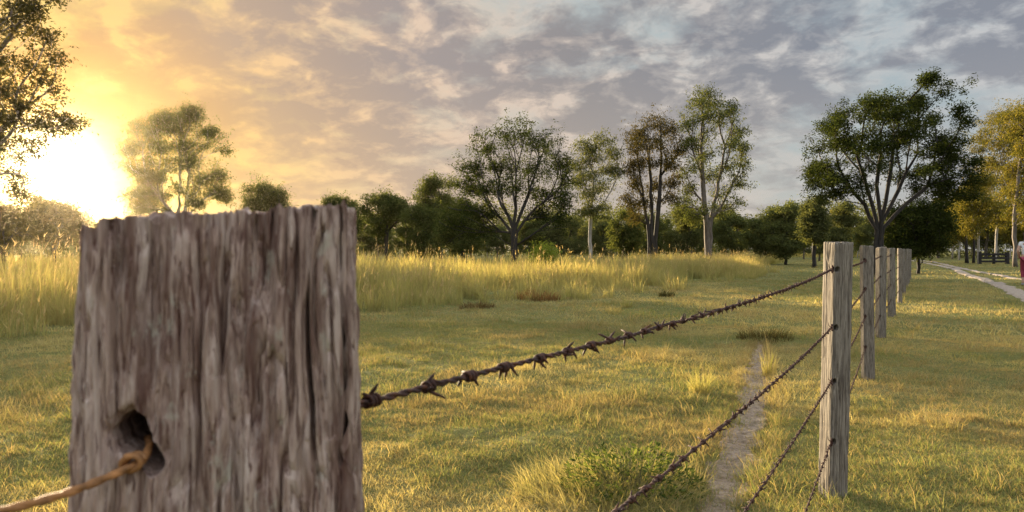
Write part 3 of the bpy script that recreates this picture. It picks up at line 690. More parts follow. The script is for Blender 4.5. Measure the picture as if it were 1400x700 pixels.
# right hand golden gums
GG = 'golden lit gums standing right of the spreading tree'
hero('golden_gum', 'tall golden leaved gum with white trunk, beyond the gate and left of the person', 1362, 70,
     [(1360, 359), (1362, 320), (1368, 260), (1372, 200)],
     [(1368, 158, 18, 9), (1385, 156, 14, 10), (1352, 178, 15, 11), (1378, 182, 16, 11), (1345, 200, 14, 11), (1368, 206, 16, 11), (1392, 204, 12, 11), (1350, 226, 14, 11), (1374, 230, 16, 11), (1342, 250, 12, 11), (1362, 254, 14, 11), (1386, 252, 14, 11), (1350, 278, 14, 10), (1374, 280, 14, 10), (1340, 292, 10, 9), (1362, 302, 12, 8)],
     .11, 2.4, GG, cols=GOLDG, bark=BARK_PALE, bf=.75, per=24, sig=.28, L=.18, Wd=.06, hang=.9)
hero('golden_gum', 'tall golden gum on the right edge, its trunk behind the person', 1398, 50,
     [(1388, 366), (1386, 310), (1392, 240), (1400, 180)],
     [(1396, 160, 18, 10), (1420, 150, 22, 12), (1405, 182, 18, 12), (1392, 206, 12, 11), (1415, 210, 20, 13), (1398, 232, 14, 11), (1420, 245, 20, 13), (1396, 262, 12, 11), (1412, 278, 16, 11), (1392, 290, 10, 9)],
     .13, 1.8, GG, cols=GOLDG, bark=BARK_MID, bf=.75, per=24, sig=.28, L=.18, Wd=.06, hang=.9)
hero('golden_gum', 'smaller yellow gum directly above the dark wooden gate', 1335, 62,
     [(1338, 362), (1338, 320), (1336, 280)],
     [(1335, 246, 14, 9), (1322, 260, 12, 10), (1345, 264, 12, 10), (1330, 278, 14, 10), (1318, 288, 10, 10), (1346, 290, 10, 10), (1330, 302, 14, 9), (1320, 314, 9, 7)],
     .10, 1.6, GG, cols=GOLDG, bark=BARK_PALE, bf=.7, per=24, sig=.3, L=.2, Wd=.07, hang=.9)
hero('golden_gum', 'low yellow gum with twin dark trunks left of the dark wooden gate', 1318, 66,
     [(1322, 359), (1321, 330), (1318, 300)],
     [(1312, 278, 11, 9), (1300, 292, 10, 9), (1322, 296, 12, 9), (1308, 308, 12, 9), (1296, 318, 9, 8), (1326, 318, 9, 8)],
     .13, 1.5, GG, cols=GOLDG, bark=BARK_DARK, bf=.7, per=22, sig=.3, L=.2, Wd=.07, hang=.9, extra=[[(1331, 359), (1331, 330), (1332, 305)]])

# rounded and middle distance trees
def crown_px(cx, top, bot, w, n=14, dome=True):
    out = []
    H_ = bot-top; 
    for k in range(n):
        while True:
            u, v_ = random.uniform(-1, 1), random.uniform(-1, 1)
            if u*u+v_*v_ < 1: break
        r = max(4, w*.125)
        out.append((cx+u*(w/2-r*.5)*random.uniform(.85, 1.12), top+H_*(.5+v_*.5*.86)+random.uniform(-2, 6), r*random.uniform(.8, 1.2), min(H_*.2, r*.75)))
    return out
def mid_tree(name, label, cx, top, bot, w, d, rt=.15, cols=OLIVG, bark=BARK_DARK, n=14, per=26, group=None, L=.2, hang=.6, lean=0):
    gy_ = HOR+CAMZ*F/d
    return hero(name, label, cx, d, [(cx+lean, gy_+2), (cx+lean*.5, (gy_+bot)/2), (cx, bot-(bot-top)*.35)], crown_px(cx, top, bot, w, int(n*1.5)), rt, w*.42*d/F, group, cols=cols, bark=bark, per=int(per*.72), sig=.30, L=L, Wd=L*.36, hang=hang, bf=.6)
ML = 'middle distance trees of the woodland edge'
mid_tree('round_tree', 'broad round topped tree peeping over the middle of the big weathered post', 357, 254, 320, 88, 75, .25, OLIVG, n=20, group=ML)
mid_tree('round_tree', 'small dark round crown peeping over the right end of the big weathered post', 464, 259, 325, 66, 72, .22, OLIVG, n=18, group=ML)
mid_tree('round_tree', 'round crowned dark tree on a thin trunk just right of the big weathered post', 528, 257, 330, 64, 58, .16, OLIVG, n=18, group=ML)
mid_tree('sparse_tree', 'thin crowned taller tree between the round tree and the dark branching tree', 602, 232, 320, 74, 62, .17, OLIVG, n=18, per=18, group=ML)
mid_tree('dense_shrub_tree', 'low dark tree filling the gap left of the dark branching tree', 580, 278, 348, 62, 54, .14, OLIVG, n=18, group=ML)
mid_tree('dense_shrub_tree', 'dark low tree under the left boughs of the dark branching tree', 632, 272, 346, 60, 48, .14, OLIVG, n=18, group=ML)
mid_tree('bright_tree', 'light olive bushy tree between the pale gum and the brown gum', 852, 284, 346, 50, 60, .12, OLIVG, n=14, group=ML)
mid_tree('bright_tree', 'light olive tree standing between the brown gum and the tallest gum', 932, 282, 348, 46, 64, .12, PALEG, n=14, group=ML)
mid_tree('hazy_tree', 'hazy grey green tree behind the white trunk of the pale gum', 776, 290, 350, 60, 78, .14, PALEG, n=14, group=ML)
mid_tree('hazy_tree', 'hazy tree filling the gap right of the pale gum trunk', 826, 296, 350, 40, 84, .14, PALEG, n=12, group=ML)
mid_tree('bushy_tree', 'dark bushy tree just right of the tallest gum stem', 1000, 284, 348, 52, 62, .12, MIDG, n=14, group=ML)
mid_tree('dark_tree', 'narrow dark tree, first right of the sky gap beyond the tallest gum', 1040, 282, 350, 32, 60, .10, MIDG, n=14, group=ML)
mid_tree('dark_tree', 'broad dark tree midway between the tallest gum and the nearest square post', 1075, 272, 350, 54, 58, .12, MIDG, n=20, group=ML)
mid_tree('dark_tree', 'upright dark tree directly left of the nearest square post', 1113, 264, 336, 32, 50, .13, PALEG, n=14, group=ML)
mid_tree('dark_tree', 'olive tree seen behind the top of the nearest square post', 1148, 272, 345, 46, 56, .12, PALEG, n=14, group=ML)
mid_tree('dark_bush_tree', 'low dark bushy tree right of the row of posts under the big spreading crown', 1256, 272, 358, 84, 36, .08, DARKG, n=34, group=ML, L=.14)
mid_tree('sunlit_bush', 'rounded bush glowing orange below the sun', 74, 272, 335, 90, 46, .12, BROWNG, n=20, per=20, group=ML)
mid_tree('sunlit_bush', 'low bush under the overhanging branches on the left edge', 5, 282, 340, 70, 44, .12, BROWNG, n=16, per=20, group=ML)
mid_tree('leafy_sapling', 'small bright yellow green sapling in the tall grass right of the dark branching trunk', 743, 335, 362, 16, 30, .03, (np.array(LIME)*.5, np.array(LIME)*.8, np.array(LIME)), n=8, per=20, L=.10, group=ML)

# far woodland: a few shared shapes, each tree an object of its own
def proto(name, h, w, n, cols, bark, rt, low=.25, hang=.6, dens=24):
    cl = []
    for k in range(n):
        while True:
            a_, b_, c_ = random.uniform(-1, 1), random.uniform(-1, 1), random.uniform(-1, 1)
            if a_*a_+b_*b_+c_*c_ < 1: break
        r = w*.16
        cl.append((a_*w*.42, b_*w*.42, h*(low+(1-low)*(.5+.45*c_)), r, r, r*.8))
    t = [np.array((0, 0, -.1))]+[np.array((random.gauss(0, .05*k_), random.gauss(0, .05*k_), h*.75*k_/8)) for k_ in range(1, 9)]
    return grow(name, (0, 0, 0), t, cl, rt, per=dens, ptsper=9, sig=.36, L=.24, Wd=.085, cols=cols, bark=bark, bf=.6, hang=hang)
PROT = {
    'dark': proto('woodland_tree', 7, 5, 24, OLIVG, BARK_DARK, .15, .04),
    'olive': proto('woodland_tree', 8, 4.5, 24, MIDG, BARK_MID, .15, .08),
    'pale': proto('woodland_tree', 9, 4.2, 22, PALEG, BARK_PALE, .12, .15),
    'gold': proto('woodland_tree', 10, 4.2, 26, GOLDG, BARK_PALE, .12, .12),
}
first = dict.fromkeys(PROT, True)
def copy_tree(kind, px, d, top, label, group):
    h0 = {'dark': 7, 'olive': 8, 'pale': 9, 'gold': 10}[kind]
    src = PROT[kind]; s = wz(top, d)/h0
    if first[kind]: r = src; first[kind] = False
    else:
        r = src.copy(); COL.objects.link(r)
        for ch_ in list(src.children):
            c_ = ch_.copy(); COL.objects.link(c_); c_.parent = r
    sw = s*random.uniform(.9, 1.2)
    r.location = (wx(px, d), d, float(ground_h(wx(px, d), d))); r.scale = (sw, sw, s); r.rotation_euler = (0, 0, random.uniform(0, 6.28))
    tag(r, label, 'tree', group)
for px in np.arange(470, 1030, 21):
    copy_tree(random.choice(['dark', 'olive', 'olive', 'pale']), px+random.uniform(-8, 8), random.uniform(78, 105), random.uniform(288, 312), 'far hazy woodland tree behind the tree line left of the sky gap', 'far trees behind the tall grass')
for px in np.arange(1020, 1300, 19):
    copy_tree(random.choice(['dark', 'olive', 'olive', 'gold']), px+random.uniform(-7, 7), random.uniform(76, 110), random.uniform(286, 308), 'far woodland tree behind the row of fence posts', 'far trees beyond the posts')
for px in np.arange(1286, 1460, 15):
    copy_tree(random.choice(['gold', 'gold', 'olive']), px+random.uniform(-6, 6), random.uniform(84, 120), random.uniform(250, 300), 'far golden woodland tree behind the wooden gate', 'far golden trees beyond the gate')
for px in list(np.arange(-60, 130, 32))+list(np.arange(330, 470, 30)):
    copy_tree(random.choice(['dark', 'olive']), px+random.uniform(-7, 7), random.uniform(95, 120), random.uniform(296, 312), 'far low tree on the horizon left of the big weathered post', 'far trees on the left horizon')

# the woodland beyond, read as one mass
n = 8000
az = rng.uniform(-.85, .85, n); rr = rng.uniform(125, 165, n); cx, cy = np.sin(az)*rr, np.cos(az)*rr
hmax = (5.6+6*fbm(az*22, az*0, 301, 3)+2.2*sstep(.45, .7, az))*np.where(az < -.2, .72, 1.0)
cp = np.stack((cx, cy, hmax*rng.random(n)**1.15), -1)
v, q, c = crown_leaves(cp, 22, .85, .5, .2, PALEG, .5)
tag(link('woodland', mesh_np('woodland', v, [q], c), LEAF), 'hazy mass of far woodland along the horizon behind the trees', 'woodland', kind='stuff')

# ------------------------------------------------------------------ timber posts
def ring_profile(w, d, r, n_per_m, dense=None):
    """points and normals round a rounded rectangle from the back centre, by arc length"""
    pts = []; L = []
    hw, hd = w/2, d/2
    corners = [(hw-r, hd-r, 0), (-hw+r, hd-r, 90), (-hw+r, -hd+r, 180), (hw-r, -hd+r, 270)]
    # path: start (0, hd) go to +x side? run: back -> left -> front -> right -> back
    P0_ = []; 
    def line(a_, b_, nrm_):
        m = max(2, int(np.hypot(b_[0]-a_[0], b_[1]-a_[1])*n_per_m))
        for k in range(m): P0_.append((a_[0]+(b_[0]-a_[0])*k/m, a_[1]+(b_[1]-a_[1])*k/m, nrm_[0], nrm_[1]))
    def arc(cx, cy, a0):
        m = max(3, int(r*1.57*n_per_m))
        for k in range(m):
            a_ = math.radians(a0+90*k/m); P0_.append((cx+r*math.cos(a_), cy+r*math.sin(a_), math.cos(a_), math.sin(a_)))
    line((0, hd), (-hw+r, hd), (0, 1)); arc(-hw+r, hd-r, 90); line((-hw, hd-r), (-hw, -hd+r), (-1, 0)); arc(-hw+r, -hd+r, 180)
    line((-hw+r, -hd), (hw-r, -hd), (0, -1)); arc(hw-r, -hd+r, 270); line((hw, -hd+r), (hw, hd-r), (1, 0)); arc(hw-r, hd-r, 0); line((hw-r, hd), (0, hd), (0, 1))
    A = np.array(P0_); s = np.concatenate(([0], np.cumsum(np.hypot(np.diff(A[:, 0]), np.diff(A[:, 1])))))
    return A, s
def post_mesh(name, w, d, r, zs, n_per_m, disp, topz, taper=None):
    """zs: heights bottom..top (nominal, local).  disp(s, z, A) inward displacement; topz(x,y) extra height of the top."""
    A, s = ring_profile(w, d, r, n_per_m); m = len(A); k = len(zs)
    S, Zg = np.meshgrid(s, zs); ax = A[None, :, 0]; ay = A[None, :, 1]
    D = disp(S, Zg, np.broadcast_to(ax, S.shape), np.broadcast_to(ay, S.shape))
    Xv = ax-A[None, :, 2]*D; Yv = ay-A[None, :, 3]*D
    if taper is not None:
        f = taper(Zg); Xv = Xv*f; Yv = Yv*f
    fr = ((zs-zs[0])/(zs[-1]-zs[0]))[:, None]
    Zv = Zg+topz(np.broadcast_to(ax, S.shape), np.broadcast_to(ay, S.shape))*sstep(.9, 1, fr)
    V = [np.stack((Xv, Yv, Zv), -1).reshape(-1, 3)]
    top = np.stack((Xv[-1], Yv[-1]), -1); cnt_ = top.mean(0)
    rings = [.985, .96, .92, .86, .78, .68, .56, .42, .27, .12]
    for f in rings:
        p = cnt_+(top-cnt_)*f
        z = zs[-1]+topz(p[:, 0], p[:, 1])
        V.append(np.stack((p[:, 0], p[:, 1], z), -1))
    V.append(np.array([[cnt_[0], cnt_[1], zs[-1]+float(topz(cnt_[:1], cnt_[1:])[0])]]))
    K_ = k+len(rings); i = np.arange(K_-1)[:, None]*m; j = np.arange(m)[None]; j2 = (j+1) % m
    q = np.stack((i+j, i+j2, i+m+j2, i+m+j), -1).reshape(-1, 4)
    c_ = K_*m; t = np.stack((np.full(m, c_), (K_-1)*m+np.arange(m), (K_-1)*m+(np.arange(m)+1) % m), -1)
    return mesh_np(name, np.concatenate(V), [q, t], None, False)

def wood_mat(name, base, dark, pale, fine=300, moss=None, rough=.85):
    m, nt = new_mat(name); g = N(nt, 'ShaderNodeTexCoord').outputs['Object']
    f1 = noise(nt, mapping(nt, g, (fine*.35, fine*.35, 9 if moss else 5)), 1, 5, .6, .4); f2 = noise(nt, mapping(nt, g, (fine, fine, 24 if moss else 9)), 1, 4, .6)
    f3 = noise(nt, mapping(nt, g, (14, 14, 5)), 1, 5, .6)
    c = ramp(nt, [(.39, dark), (.49, base), (.63, pale)], f1)
    c2 = ramp(nt, [(.41, dark), (.5, base), (.63, pale)], f2)
    c = mixc(nt, .45, c, c2)
    c = mixc(nt, ramp(nt, [(.42, (0, 0, 0)), (.7, (.32, .32, .32))], f3), c, tuple((a_+b_)/2 for a_, b_ in zip(base, pale)))
    f6 = noise(nt, mapping(nt, g, (fine*1.9, fine*1.9, 45 if moss else 16)), 1, 3, .55)
    c = mixc(nt, ramp(nt, [(.56, (0, 0, 0)), (.64, (.75, .75, .75))], f6), c, dark)
    if moss is not None:
        f5 = noise(nt, mapping(nt, g, (62, 62, 7), (1, 5, 2)), 1, 6, .6, .6)
        c = mixc(nt, ramp(nt, [(.52, (0, 0, 0)), (.60, (.55, .55, .55))], f5), c, tuple(x_*1.1 for x_ in dark))
        f4 = noise(nt, mapping(nt, g, (75, 75, 45), (3, 1, 7)), 1, 7, .7)
        c = mixc(nt, ramp(nt, [(.585, (0, 0, 0)), (.66, (.6, .6, .6))], f4), c, moss)
    b = N(nt, 'ShaderNodeBsdfPrincipled'); b.inputs['Roughness'].default_value = rough; b.inputs['Specular IOR Level'].default_value = .2
    nt.links.new(c, b.inputs['Base Color'])
    bp = N(nt, 'ShaderNodeBump'); bp.inputs['Strength'].default_value = .8; bp.inputs['Distance'].default_value = .0016
    nt.links.new(math_(nt, 'ADD', f2, f1), bp.inputs['Height']); nt.links.new(bp.outputs[0], b.inputs['Normal'])
    nt.links.new(b.outputs[0], N(nt, 'ShaderNodeOutputMaterial').inputs[0]); return m
WOOD_OLD = wood_mat('weathered_stump_wood', (.33, .225, .175), (.075, .03, .021), (.52, .42, .36), 260, (.40, .375, .30))
WOOD_GREY = wood_mat('silvered_post_wood', (.20, .168, .132), (.05, .038, .028), (.31, .27, .215), 260)

# big foreground post
PW, PD = .129, .118
def disp_big(S, Zg, ax, ay):
    warp = .004*(fbm(S*9+2, Zg*16, 71, 3)-.5)*2
    s = S+warp
    f1 = vn(s/.0085, Zg/.05+np.floor(s/.0085)*.37, 1); f2 = vn(s/.0038, Zg/.028, 2); f3 = vn(s/.0016, Zg/.012, 3); f4 = vn(s/.017, Zg/.11, 4)
    ridge = np.abs(f1-.5)*2
    right = sstep(-.03, .035, ax)
    groove = np.clip(1-ridge/.34, 0, 1)**1.3*(.25+.75*f4)
    g2 = np.clip(1-np.abs(f2-.5)*2/.3, 0, 1)*.45
    deep = np.clip(1-np.abs(vn(s/.0145+8, Zg/.16+3, 6)-.5)*2/.22, 0, 1)**1.2*sstep(.35, .7, vn(s/.02, Zg/.05, 8))
    d = .0060*groove*(.55+.9*right)+.0030*g2*(.6+.7*right)+.0013*f3+.0035*(1-f4)+.0095*deep*(.35+1.0*right)
    fl = vn(s/.005+Zg*2, Zg/.065, 13); d += .0014*sstep(.45, .55, fl)+.0009*sstep(.5, .56, vn(s/.0024, Zg/.03, 14))+.0013*(fbm(s/.0022, Zg/.012, 12, 4)-.5)
    # rough chipped corners
    cornr = np.exp(-((np.abs(ax)-PW/2)/.006)**2)*np.exp(-((np.abs(ay)-PD/2)/.006)**2)
    d += cornr*.004*fbm(Zg/.02, Zg*0+ax*50, 15, 3)*(1+np.sign(ax))*.6
    # split splinters at the top
    d += .0025*sstep(1.160, 1.175, Zg)*vn(s/.005, Zg*0, 18)
    # the wire hole
    front = ay < 0
    hx, hz_ = HOLE
    u = (ax-hx+.003*np.clip((Zg-hz_)/.012, -1, 1)+.0022*(fbm(ax/.004, Zg/.004, 19, 2)-.5))/.0094; v_ = (Zg-hz_)/.0122
    rr_ = np.sqrt((u/(1+.25*np.clip(v_, -1, 1)*0))**2+v_**2)*(1+.16*np.sin(np.arctan2(v_, u)*2+.6)+.10*np.sin(np.arctan2(v_, u)*3+1.4))
    d += np.where(front, .08*sstep(1.04, .86, rr_), 0)
    d += np.where(front, .004*np.exp(-((rr_-1.0)/.22)**2)*(u < .2)*sstep(-1.2, .6, v_), 0)
    return d
HOLE = (-.0345, 1.0705)
def top_big(x_, y_):
    f = vn(x_/.0042+40, y_/.007, 24); g_ = vn(x_/.013, y_/.02+9, 25)
    return .004*(f-.4)+.004*(vn(x_/.0021+11, y_/.004, 27)-.5)+.003*(g_-.5)+.006*np.clip((x_+.02)/.08, -1, 1)+.0005-.004*np.exp(-((x_+.062)/.01)**2)
zs = np.concatenate((np.linspace(-.35, .85, 22)[:-1], np.linspace(.85, 1.0, 60)[:-1], np.linspace(1.0, 1.175, 400)))
rotb = math.radians(11.7)
right_front = np.array((-.0748, .360)); tdir = np.array((math.cos(rotb), math.sin(rotb))); ndir = np.array((-math.sin(rotb), math.cos(rotb)))
ctr = right_front-tdir*PW/2+ndir*PD/2
bpost = link('fence_post', post_mesh('big_post', PW, PD, .006, zs, 2600, disp_big, top_big, lambda z_: 1+.065*sstep(1.18, 1.0, z_)), WOOD_OLD, None, (ctr[0], ctr[1], 0))
bpost.rotation_euler = (0, 0, rotb)
tag(bpost, 'huge weathered foreground post, cracked brown wood with a knot hole', 'fence post', 'timber fence posts')

# the square grey posts of the row
def grey_post(name, w, d, h, seed, res, label, loc, rz, lean=(0, 0), holes=()):
    def disp(S, Zg, ax, ay):
        s = S+.003*(fbm(S*12, Zg*7, seed, 3)-.5)*2
        crack = np.clip(1-np.abs(vn(s/.02+seed, Zg/.42+seed*.7, seed+1)-.5)*2/.10, 0, 1)*sstep(.42, .7, vn(s/.03, Zg/.25, seed+2))
        o = .006*crack+.0016*vn(s/.006, Zg/.12, seed+3)+.0012*vn(s/.0025, Zg/.05, seed+4)+.0035*(fbm(S*8, Zg*3, seed+5, 3)-.5)
        cn = np.exp(-((np.abs(ax)-w/2)/.008)**2)*np.exp(-((np.abs(ay)-d/2)/.008)**2)
        o = o+cn*.006*fbm(Zg/.05, Zg*0+ax*40, seed+6, 3)+.004*sstep(h-.012, h, Zg)*fbm(ax*60, ay*60, seed+7, 2)
        for hx, hz_ in holes:
            rr_ = np.hypot((ax-hx)/.011, (Zg-hz_)/.013); o = o+np.where(ay < 0, .04*sstep(1.1, .75, rr_), 0)
        return o
    def topz(x_, y_): return .006*(vn(x_/.009+seed, y_/.012, seed+8)-.5)+.012*(x_/w)*(.5-(seed % 3)*.4)-.008*sstep(.55, .75, vn(x_/.02, y_/.03+seed, seed+9))
    k = int((h+.35)*res/2.2)
    me = post_mesh(name, w, d, .005, np.linspace(-.35, h, k), res, disp, topz)
    o = link('fence_post', me, WOOD_GREY, None, loc); o.rotation_euler = (lean[0], lean[1], rz)
    return tag(o, label, 'fence post', 'timber fence posts')
WIREZ = (1.073, .807, .561, .286)
def post_at(px, d): return np.array((wx(px, d), d))
pdata = [  # px centre, distance, rot, width, depth, height
    (1139.5, 3.42, 34, .098, .098, 1.197), (1187.5, 6.70, 17, .098, .10, 1.20), (1204.5, 9.86, 30, .105, .105, 1.20), (1219.5, 12.95, 27, .105, .105, 1.195),
    (1230.5, 16.1, 20, .085, .085, 1.20), (1236, 19.3, 22, .08, .08, 1.19), (1239.5, 22.5, 18, .08, .08, 1.2), (1242, 25.7, 15, .08, .08, 1.19), (1244, 28.9, 20, .08, .08, 1.2)]
plabels = ['nearest square grey post, fully in view with its sunlit left face', 'second square grey post of the row, slim and mostly in shade', 'third square post of the row, with a bright cream left edge',
           'fourth post of the row, overlapping the third on its right', 'fifth post of the row, pale and narrow', 'sixth post of the row, half hidden by nearer posts', 'seventh post of the row, a thin strip', 'eighth post of the row, a sliver before the dark bushy tree', 'farthest post of the row, nearest the dark bushy tree']
posts = []
for k, (px, d, rot, w_, dd, h_) in enumerate(pdata):
    x_, y_ = post_at(px, d); va = math.atan2(-y_, -x_)          # direction to the camera
    rz = va+math.radians(rot)+PI/2                              # local -Y (front) turned to camera, then by rot
    hl = [(-w_/2+.016, z_) for z_ in WIREZ] if k < 4 else []
    o = grey_post('post', w_, dd, h_, 100+k*7, [620, 420, 300, 240, 160, 140, 120, 120, 120][k], plabels[k], (x_, y_, float(ground_h(x_, y_))*0), rz, (random.gauss(0, .011), random.gauss(0, .011)), hl)
    posts.append((np.array((x_, y_)), rz, w_, dd))

# ------------------------------------------------------------------ barbed wire
RUSTM, nt = new_mat('dark_rusty_wire'); g_ = N(nt, 'ShaderNodeTexCoord').outputs['Object']
f = noise(nt, g_, 160, 5, .6)
c = ramp(nt, [(.32, (.02, .009, .006)), (.5, (.05, .018, .011)), (.7, (.13, .045, .018))], f)
b = N(nt, 'ShaderNodeBsdfPrincipled'); b.inputs['Roughness'].default_value = .75; b.inputs['Metallic'].default_value = .15
nt.links.new(c, b.inputs['Base Color']); bp = N(nt, 'ShaderNodeBump'); bp.inputs['Strength'].default_value = .6; bp.inputs['Distance'].default_value = .0006
nt.links.new(f, bp.inputs['Height']); nt.links.new(bp.outputs[0], b.inputs['Normal']); nt.links.new(b.outputs[0], N(nt, 'ShaderNodeOutputMaterial').inputs[0])
RUSTO = plain_mat('orange_rusty_wire', (.33, .15, .05), .75, .1, .55, 120)

def front_left(k):     # where the wire meets post k
    p, rz, w_, dd = posts[k]; l = np.array((-w_/2+.016, -dd/2+.012)); c_, s_ = math.cos(rz), math.sin(rz)
    return p+np.array((c_*l[0]-s_*l[1], s_*l[0]+c_*l[1]))
def back_right(k):
    p, rz, w_, dd = posts[k]; return p+(posts[min(k+1, len(posts)-1)][0]-p)*.012
bw = np.array((math.cos(rotb), math.sin(rotb)))
start_xy = ctr+tdir*(PW/2-.012)+ndir*(PD*.04)
barb_variants = []
def barb_mesh(seed):
    r_ = random.Random(seed); g = Geo(); R = .0032
    for wv in range(2):
        x0_ = -.003+wv*.0054; ph = r_.uniform(0, 6.28); turns = 1.6
        a_ = np.linspace(0, turns*2*PI, 18); pts = np.stack((x0_+a_*.0006, np.cos(a_+ph)*R, np.sin(a_+ph)*R), -1)
        tdir0 = np.array((r_.gauss(0, .35), math.sin(ph)*1, -math.cos(ph)*1.0)); tdir1 = np.array((r_.gauss(0, .35), -math.sin(a_[-1]+ph), math.cos(a_[-1]+ph)))
        l0, l1 = r_.uniform(.006, .0105), r_.uniform(.006, .0105)
        # tangential points, bent outwards
        rad0 = pts[0]/np.linalg.norm(pts[0]+1e-9); rad1 = pts[-1]/np.linalg.norm(pts[-1]+1e-9)
        e0 = [pts[0]+(tdir0*.8+rad0*.8)*l0*t_ for t_ in (1, .6, .25)]; e1 = [pts[-1]+(tdir1*.8+rad1*.8)*l1*t_ for t_ in (.25, .6, 1)]
        P_ = np.vstack((e0, pts, e1)); n_ = len(P_); rad = np.full(n_, .00125); rad[0] = rad[-1] = .0005; rad[1] = rad[-2] = .0012
        g.tube(P_, rad, 6)
    return g.mesh('barb', True)
barbs = [barb_mesh(k) for k in range(7)]
for b_ in barbs: b_.materials.append(RUSTM)
wlabels = ['top strand of twisted rusty barbed wire running from the big post through the row', 'second strand of barbed wire from the top', 'third strand of barbed wire from the top', 'lowest strand of barbed wire, near the ground']
for wi, z in enumerate(WIREZ):
    A0 = np.array((start_xy[0], start_xy[1], [1.0695, .885, .69, .315][wi]))
    knots = [A0]+[np.array((*front_left(k), z+random.gauss(0, .004)*(k > 0))) for k in range(len(posts))]
    root = empty('barbed_wire', tuple(A0), 0, wlabels[wi], 'barbed wire', 'barbed wire strands of the fence')
    gs = Geo(); stuffg = Geo(); nbarb = 0; s_left = .028
    for k in range(len(knots)-1):
        a_, b_ = knots[k], knots[k+1]; L_ = np.linalg.norm(b_-a_); sag = .020 if k == 0 else .012
        step = .0045 if k == 0 else (.012 if k == 1 else .05); n_ = int(L_/step); t_ = np.linspace(0, 1, n_)
        line_ = a_+(b_-a_)*t_[:, None]; line_[:, 2] -= 4*sag*t_*(1-t_)+.0025*(vn(t_*L_*6, t_*0, 200+wi*10+k)-.5)
        line_[:, 0] += .003*(vn(t_*L_*5, t_*0+4, 260+wi*10+k)-.5)
        T = (b_-a_)/L_; u_ = np.cross(T, (0, 0, 1.)); u_ /= np.linalg.norm(u_); v_ = np.cross(T, u_)
        if k < 2:
            for ph in (0, PI):
                an = t_*L_/.030*2*PI+ph
                gs.tube(line_-A0+(np.cos(an)[:, None]*u_+np.sin(an)[:, None]*v_)*.0012, .0014, 6)
        else: gs.tube(line_-A0, .0027, 5)
        pos = s_left
        while pos < L_-.02:
            tt = pos/L_; p_ = a_+(b_-a_)*tt; p_ = p_-np.array((0, 0, 4*sag*tt*(1-tt)))
            if nbarb < 100:
                me = barbs[random.randrange(7)]; o = link('barb', me, None, root); nbarb += 1
                X_ = Vector(T); Y_ = Vector(u_); Z_ = Vector(v_); M = Matrix((X_, Y_, Z_)).transposed().to_4x4()
                M = M @ Matrix.Rotation(random.uniform(0, 6.28), 4, 'X'); M.translation = Vector(p_-A0); o.matrix_local = M
            elif k < 5:
                for q_ in range(2):
                    dv = rng.normal(0, 1, 3); dv -= T*(dv@T)*.8; dv /= np.linalg.norm(dv)
                    stuffg.tube([p_-A0-dv*.012, p_-A0, p_-A0+dv*.012], [.0005, .0022, .0005], 4)
            pos += random.uniform(.052, .068) if k < 2 else .075
        s_left = .04
    link('strand', gs.mesh('strand', True), RUSTM, root)
    if stuffg.n:
        so_ = link('barbs', stuffg.mesh('barbs'), RUSTM, root); so_['kind'] = 'stuff'
    # rough twisted ties where the strand is threaded through the nearer posts
    for k in range(3):
        c_ = knots[k+1]-A0; gt = Geo(); nn = 60 if k == 0 else 30; a_ = np.linspace(0, 5*PI, nn)
        p, rz, w_, dd = posts[k]; out = np.array((math.sin(rz), -math.cos(rz), 0)); side = np.array((-math.cos(rz), -math.sin(rz), 0))
        ctr_ = c_+out*.013+side*.006
        R_ = .0105+.004*vn(a_*1.3, a_*0, 300+wi*5+k)
        pts = ctr_+np.cos(a_)[:, None]*R_[:, None]*(out*.5+side*.6)+np.sin(a_)[:, None]*R_[:, None]*np.array((0, 0, 1.15))+rng.normal(0, .0012, (nn, 3))
        gt.tube(pts, .0023, 5)
        e = ctr_+side*.004; gt.tube([e, e+side*.014+np.array((0, 0, .012)), e+side*.016+np.array((0, 0, .026))], [.0018, .0016, .0006], 5)
        link('wire_tie', gt.mesh('wire_tie', True), RUSTM, root)

# plain rusty wire looped in the knot hole of the big post
hloc = np.array((HOLE[0], -PD/2)); hx_, hy_ = ctr+tdir*hloc[0]+ndir*hloc[1]
def loc2w(lx, ly): return ctr+tdir*lx+ndir*ly
g = Geo()
e = loc2w(HOLE[0]-.004, -PD/2+.030); a0 = loc2w(HOLE[0]+.001, -PD/2+.004)
inside = np.array((e[0], e[1], HOLE[1]-.004)); mouth = np.array((a0[0], a0[1], HOLE[1]-.0085))
m1 = loc2w(HOLE[0]-.008, -PD/2-.004)
p1 = np.array((m1[0], m1[1], HOLE[1]-.0115))
o1 = np.array((-.199, .287, 1.0585)); far = np.array((-1.8, -2.75, 1.075))
pts = [inside, (inside+mouth)/2+np.array((.002, 0, .002)), mouth, p1]
for t_ in np.linspace(.15, 1, 8): pts.append(p1+(o1-p1)*t_+np.array((0, 0, -.0016*math.sin(PI*t_))))
for t_ in np.linspace(.05, 1, 12): pts.append(o1+(far-o1)*t_+np.array((0, 0, -.02*math.sin(PI*t_))))
pts = np.array(pts)
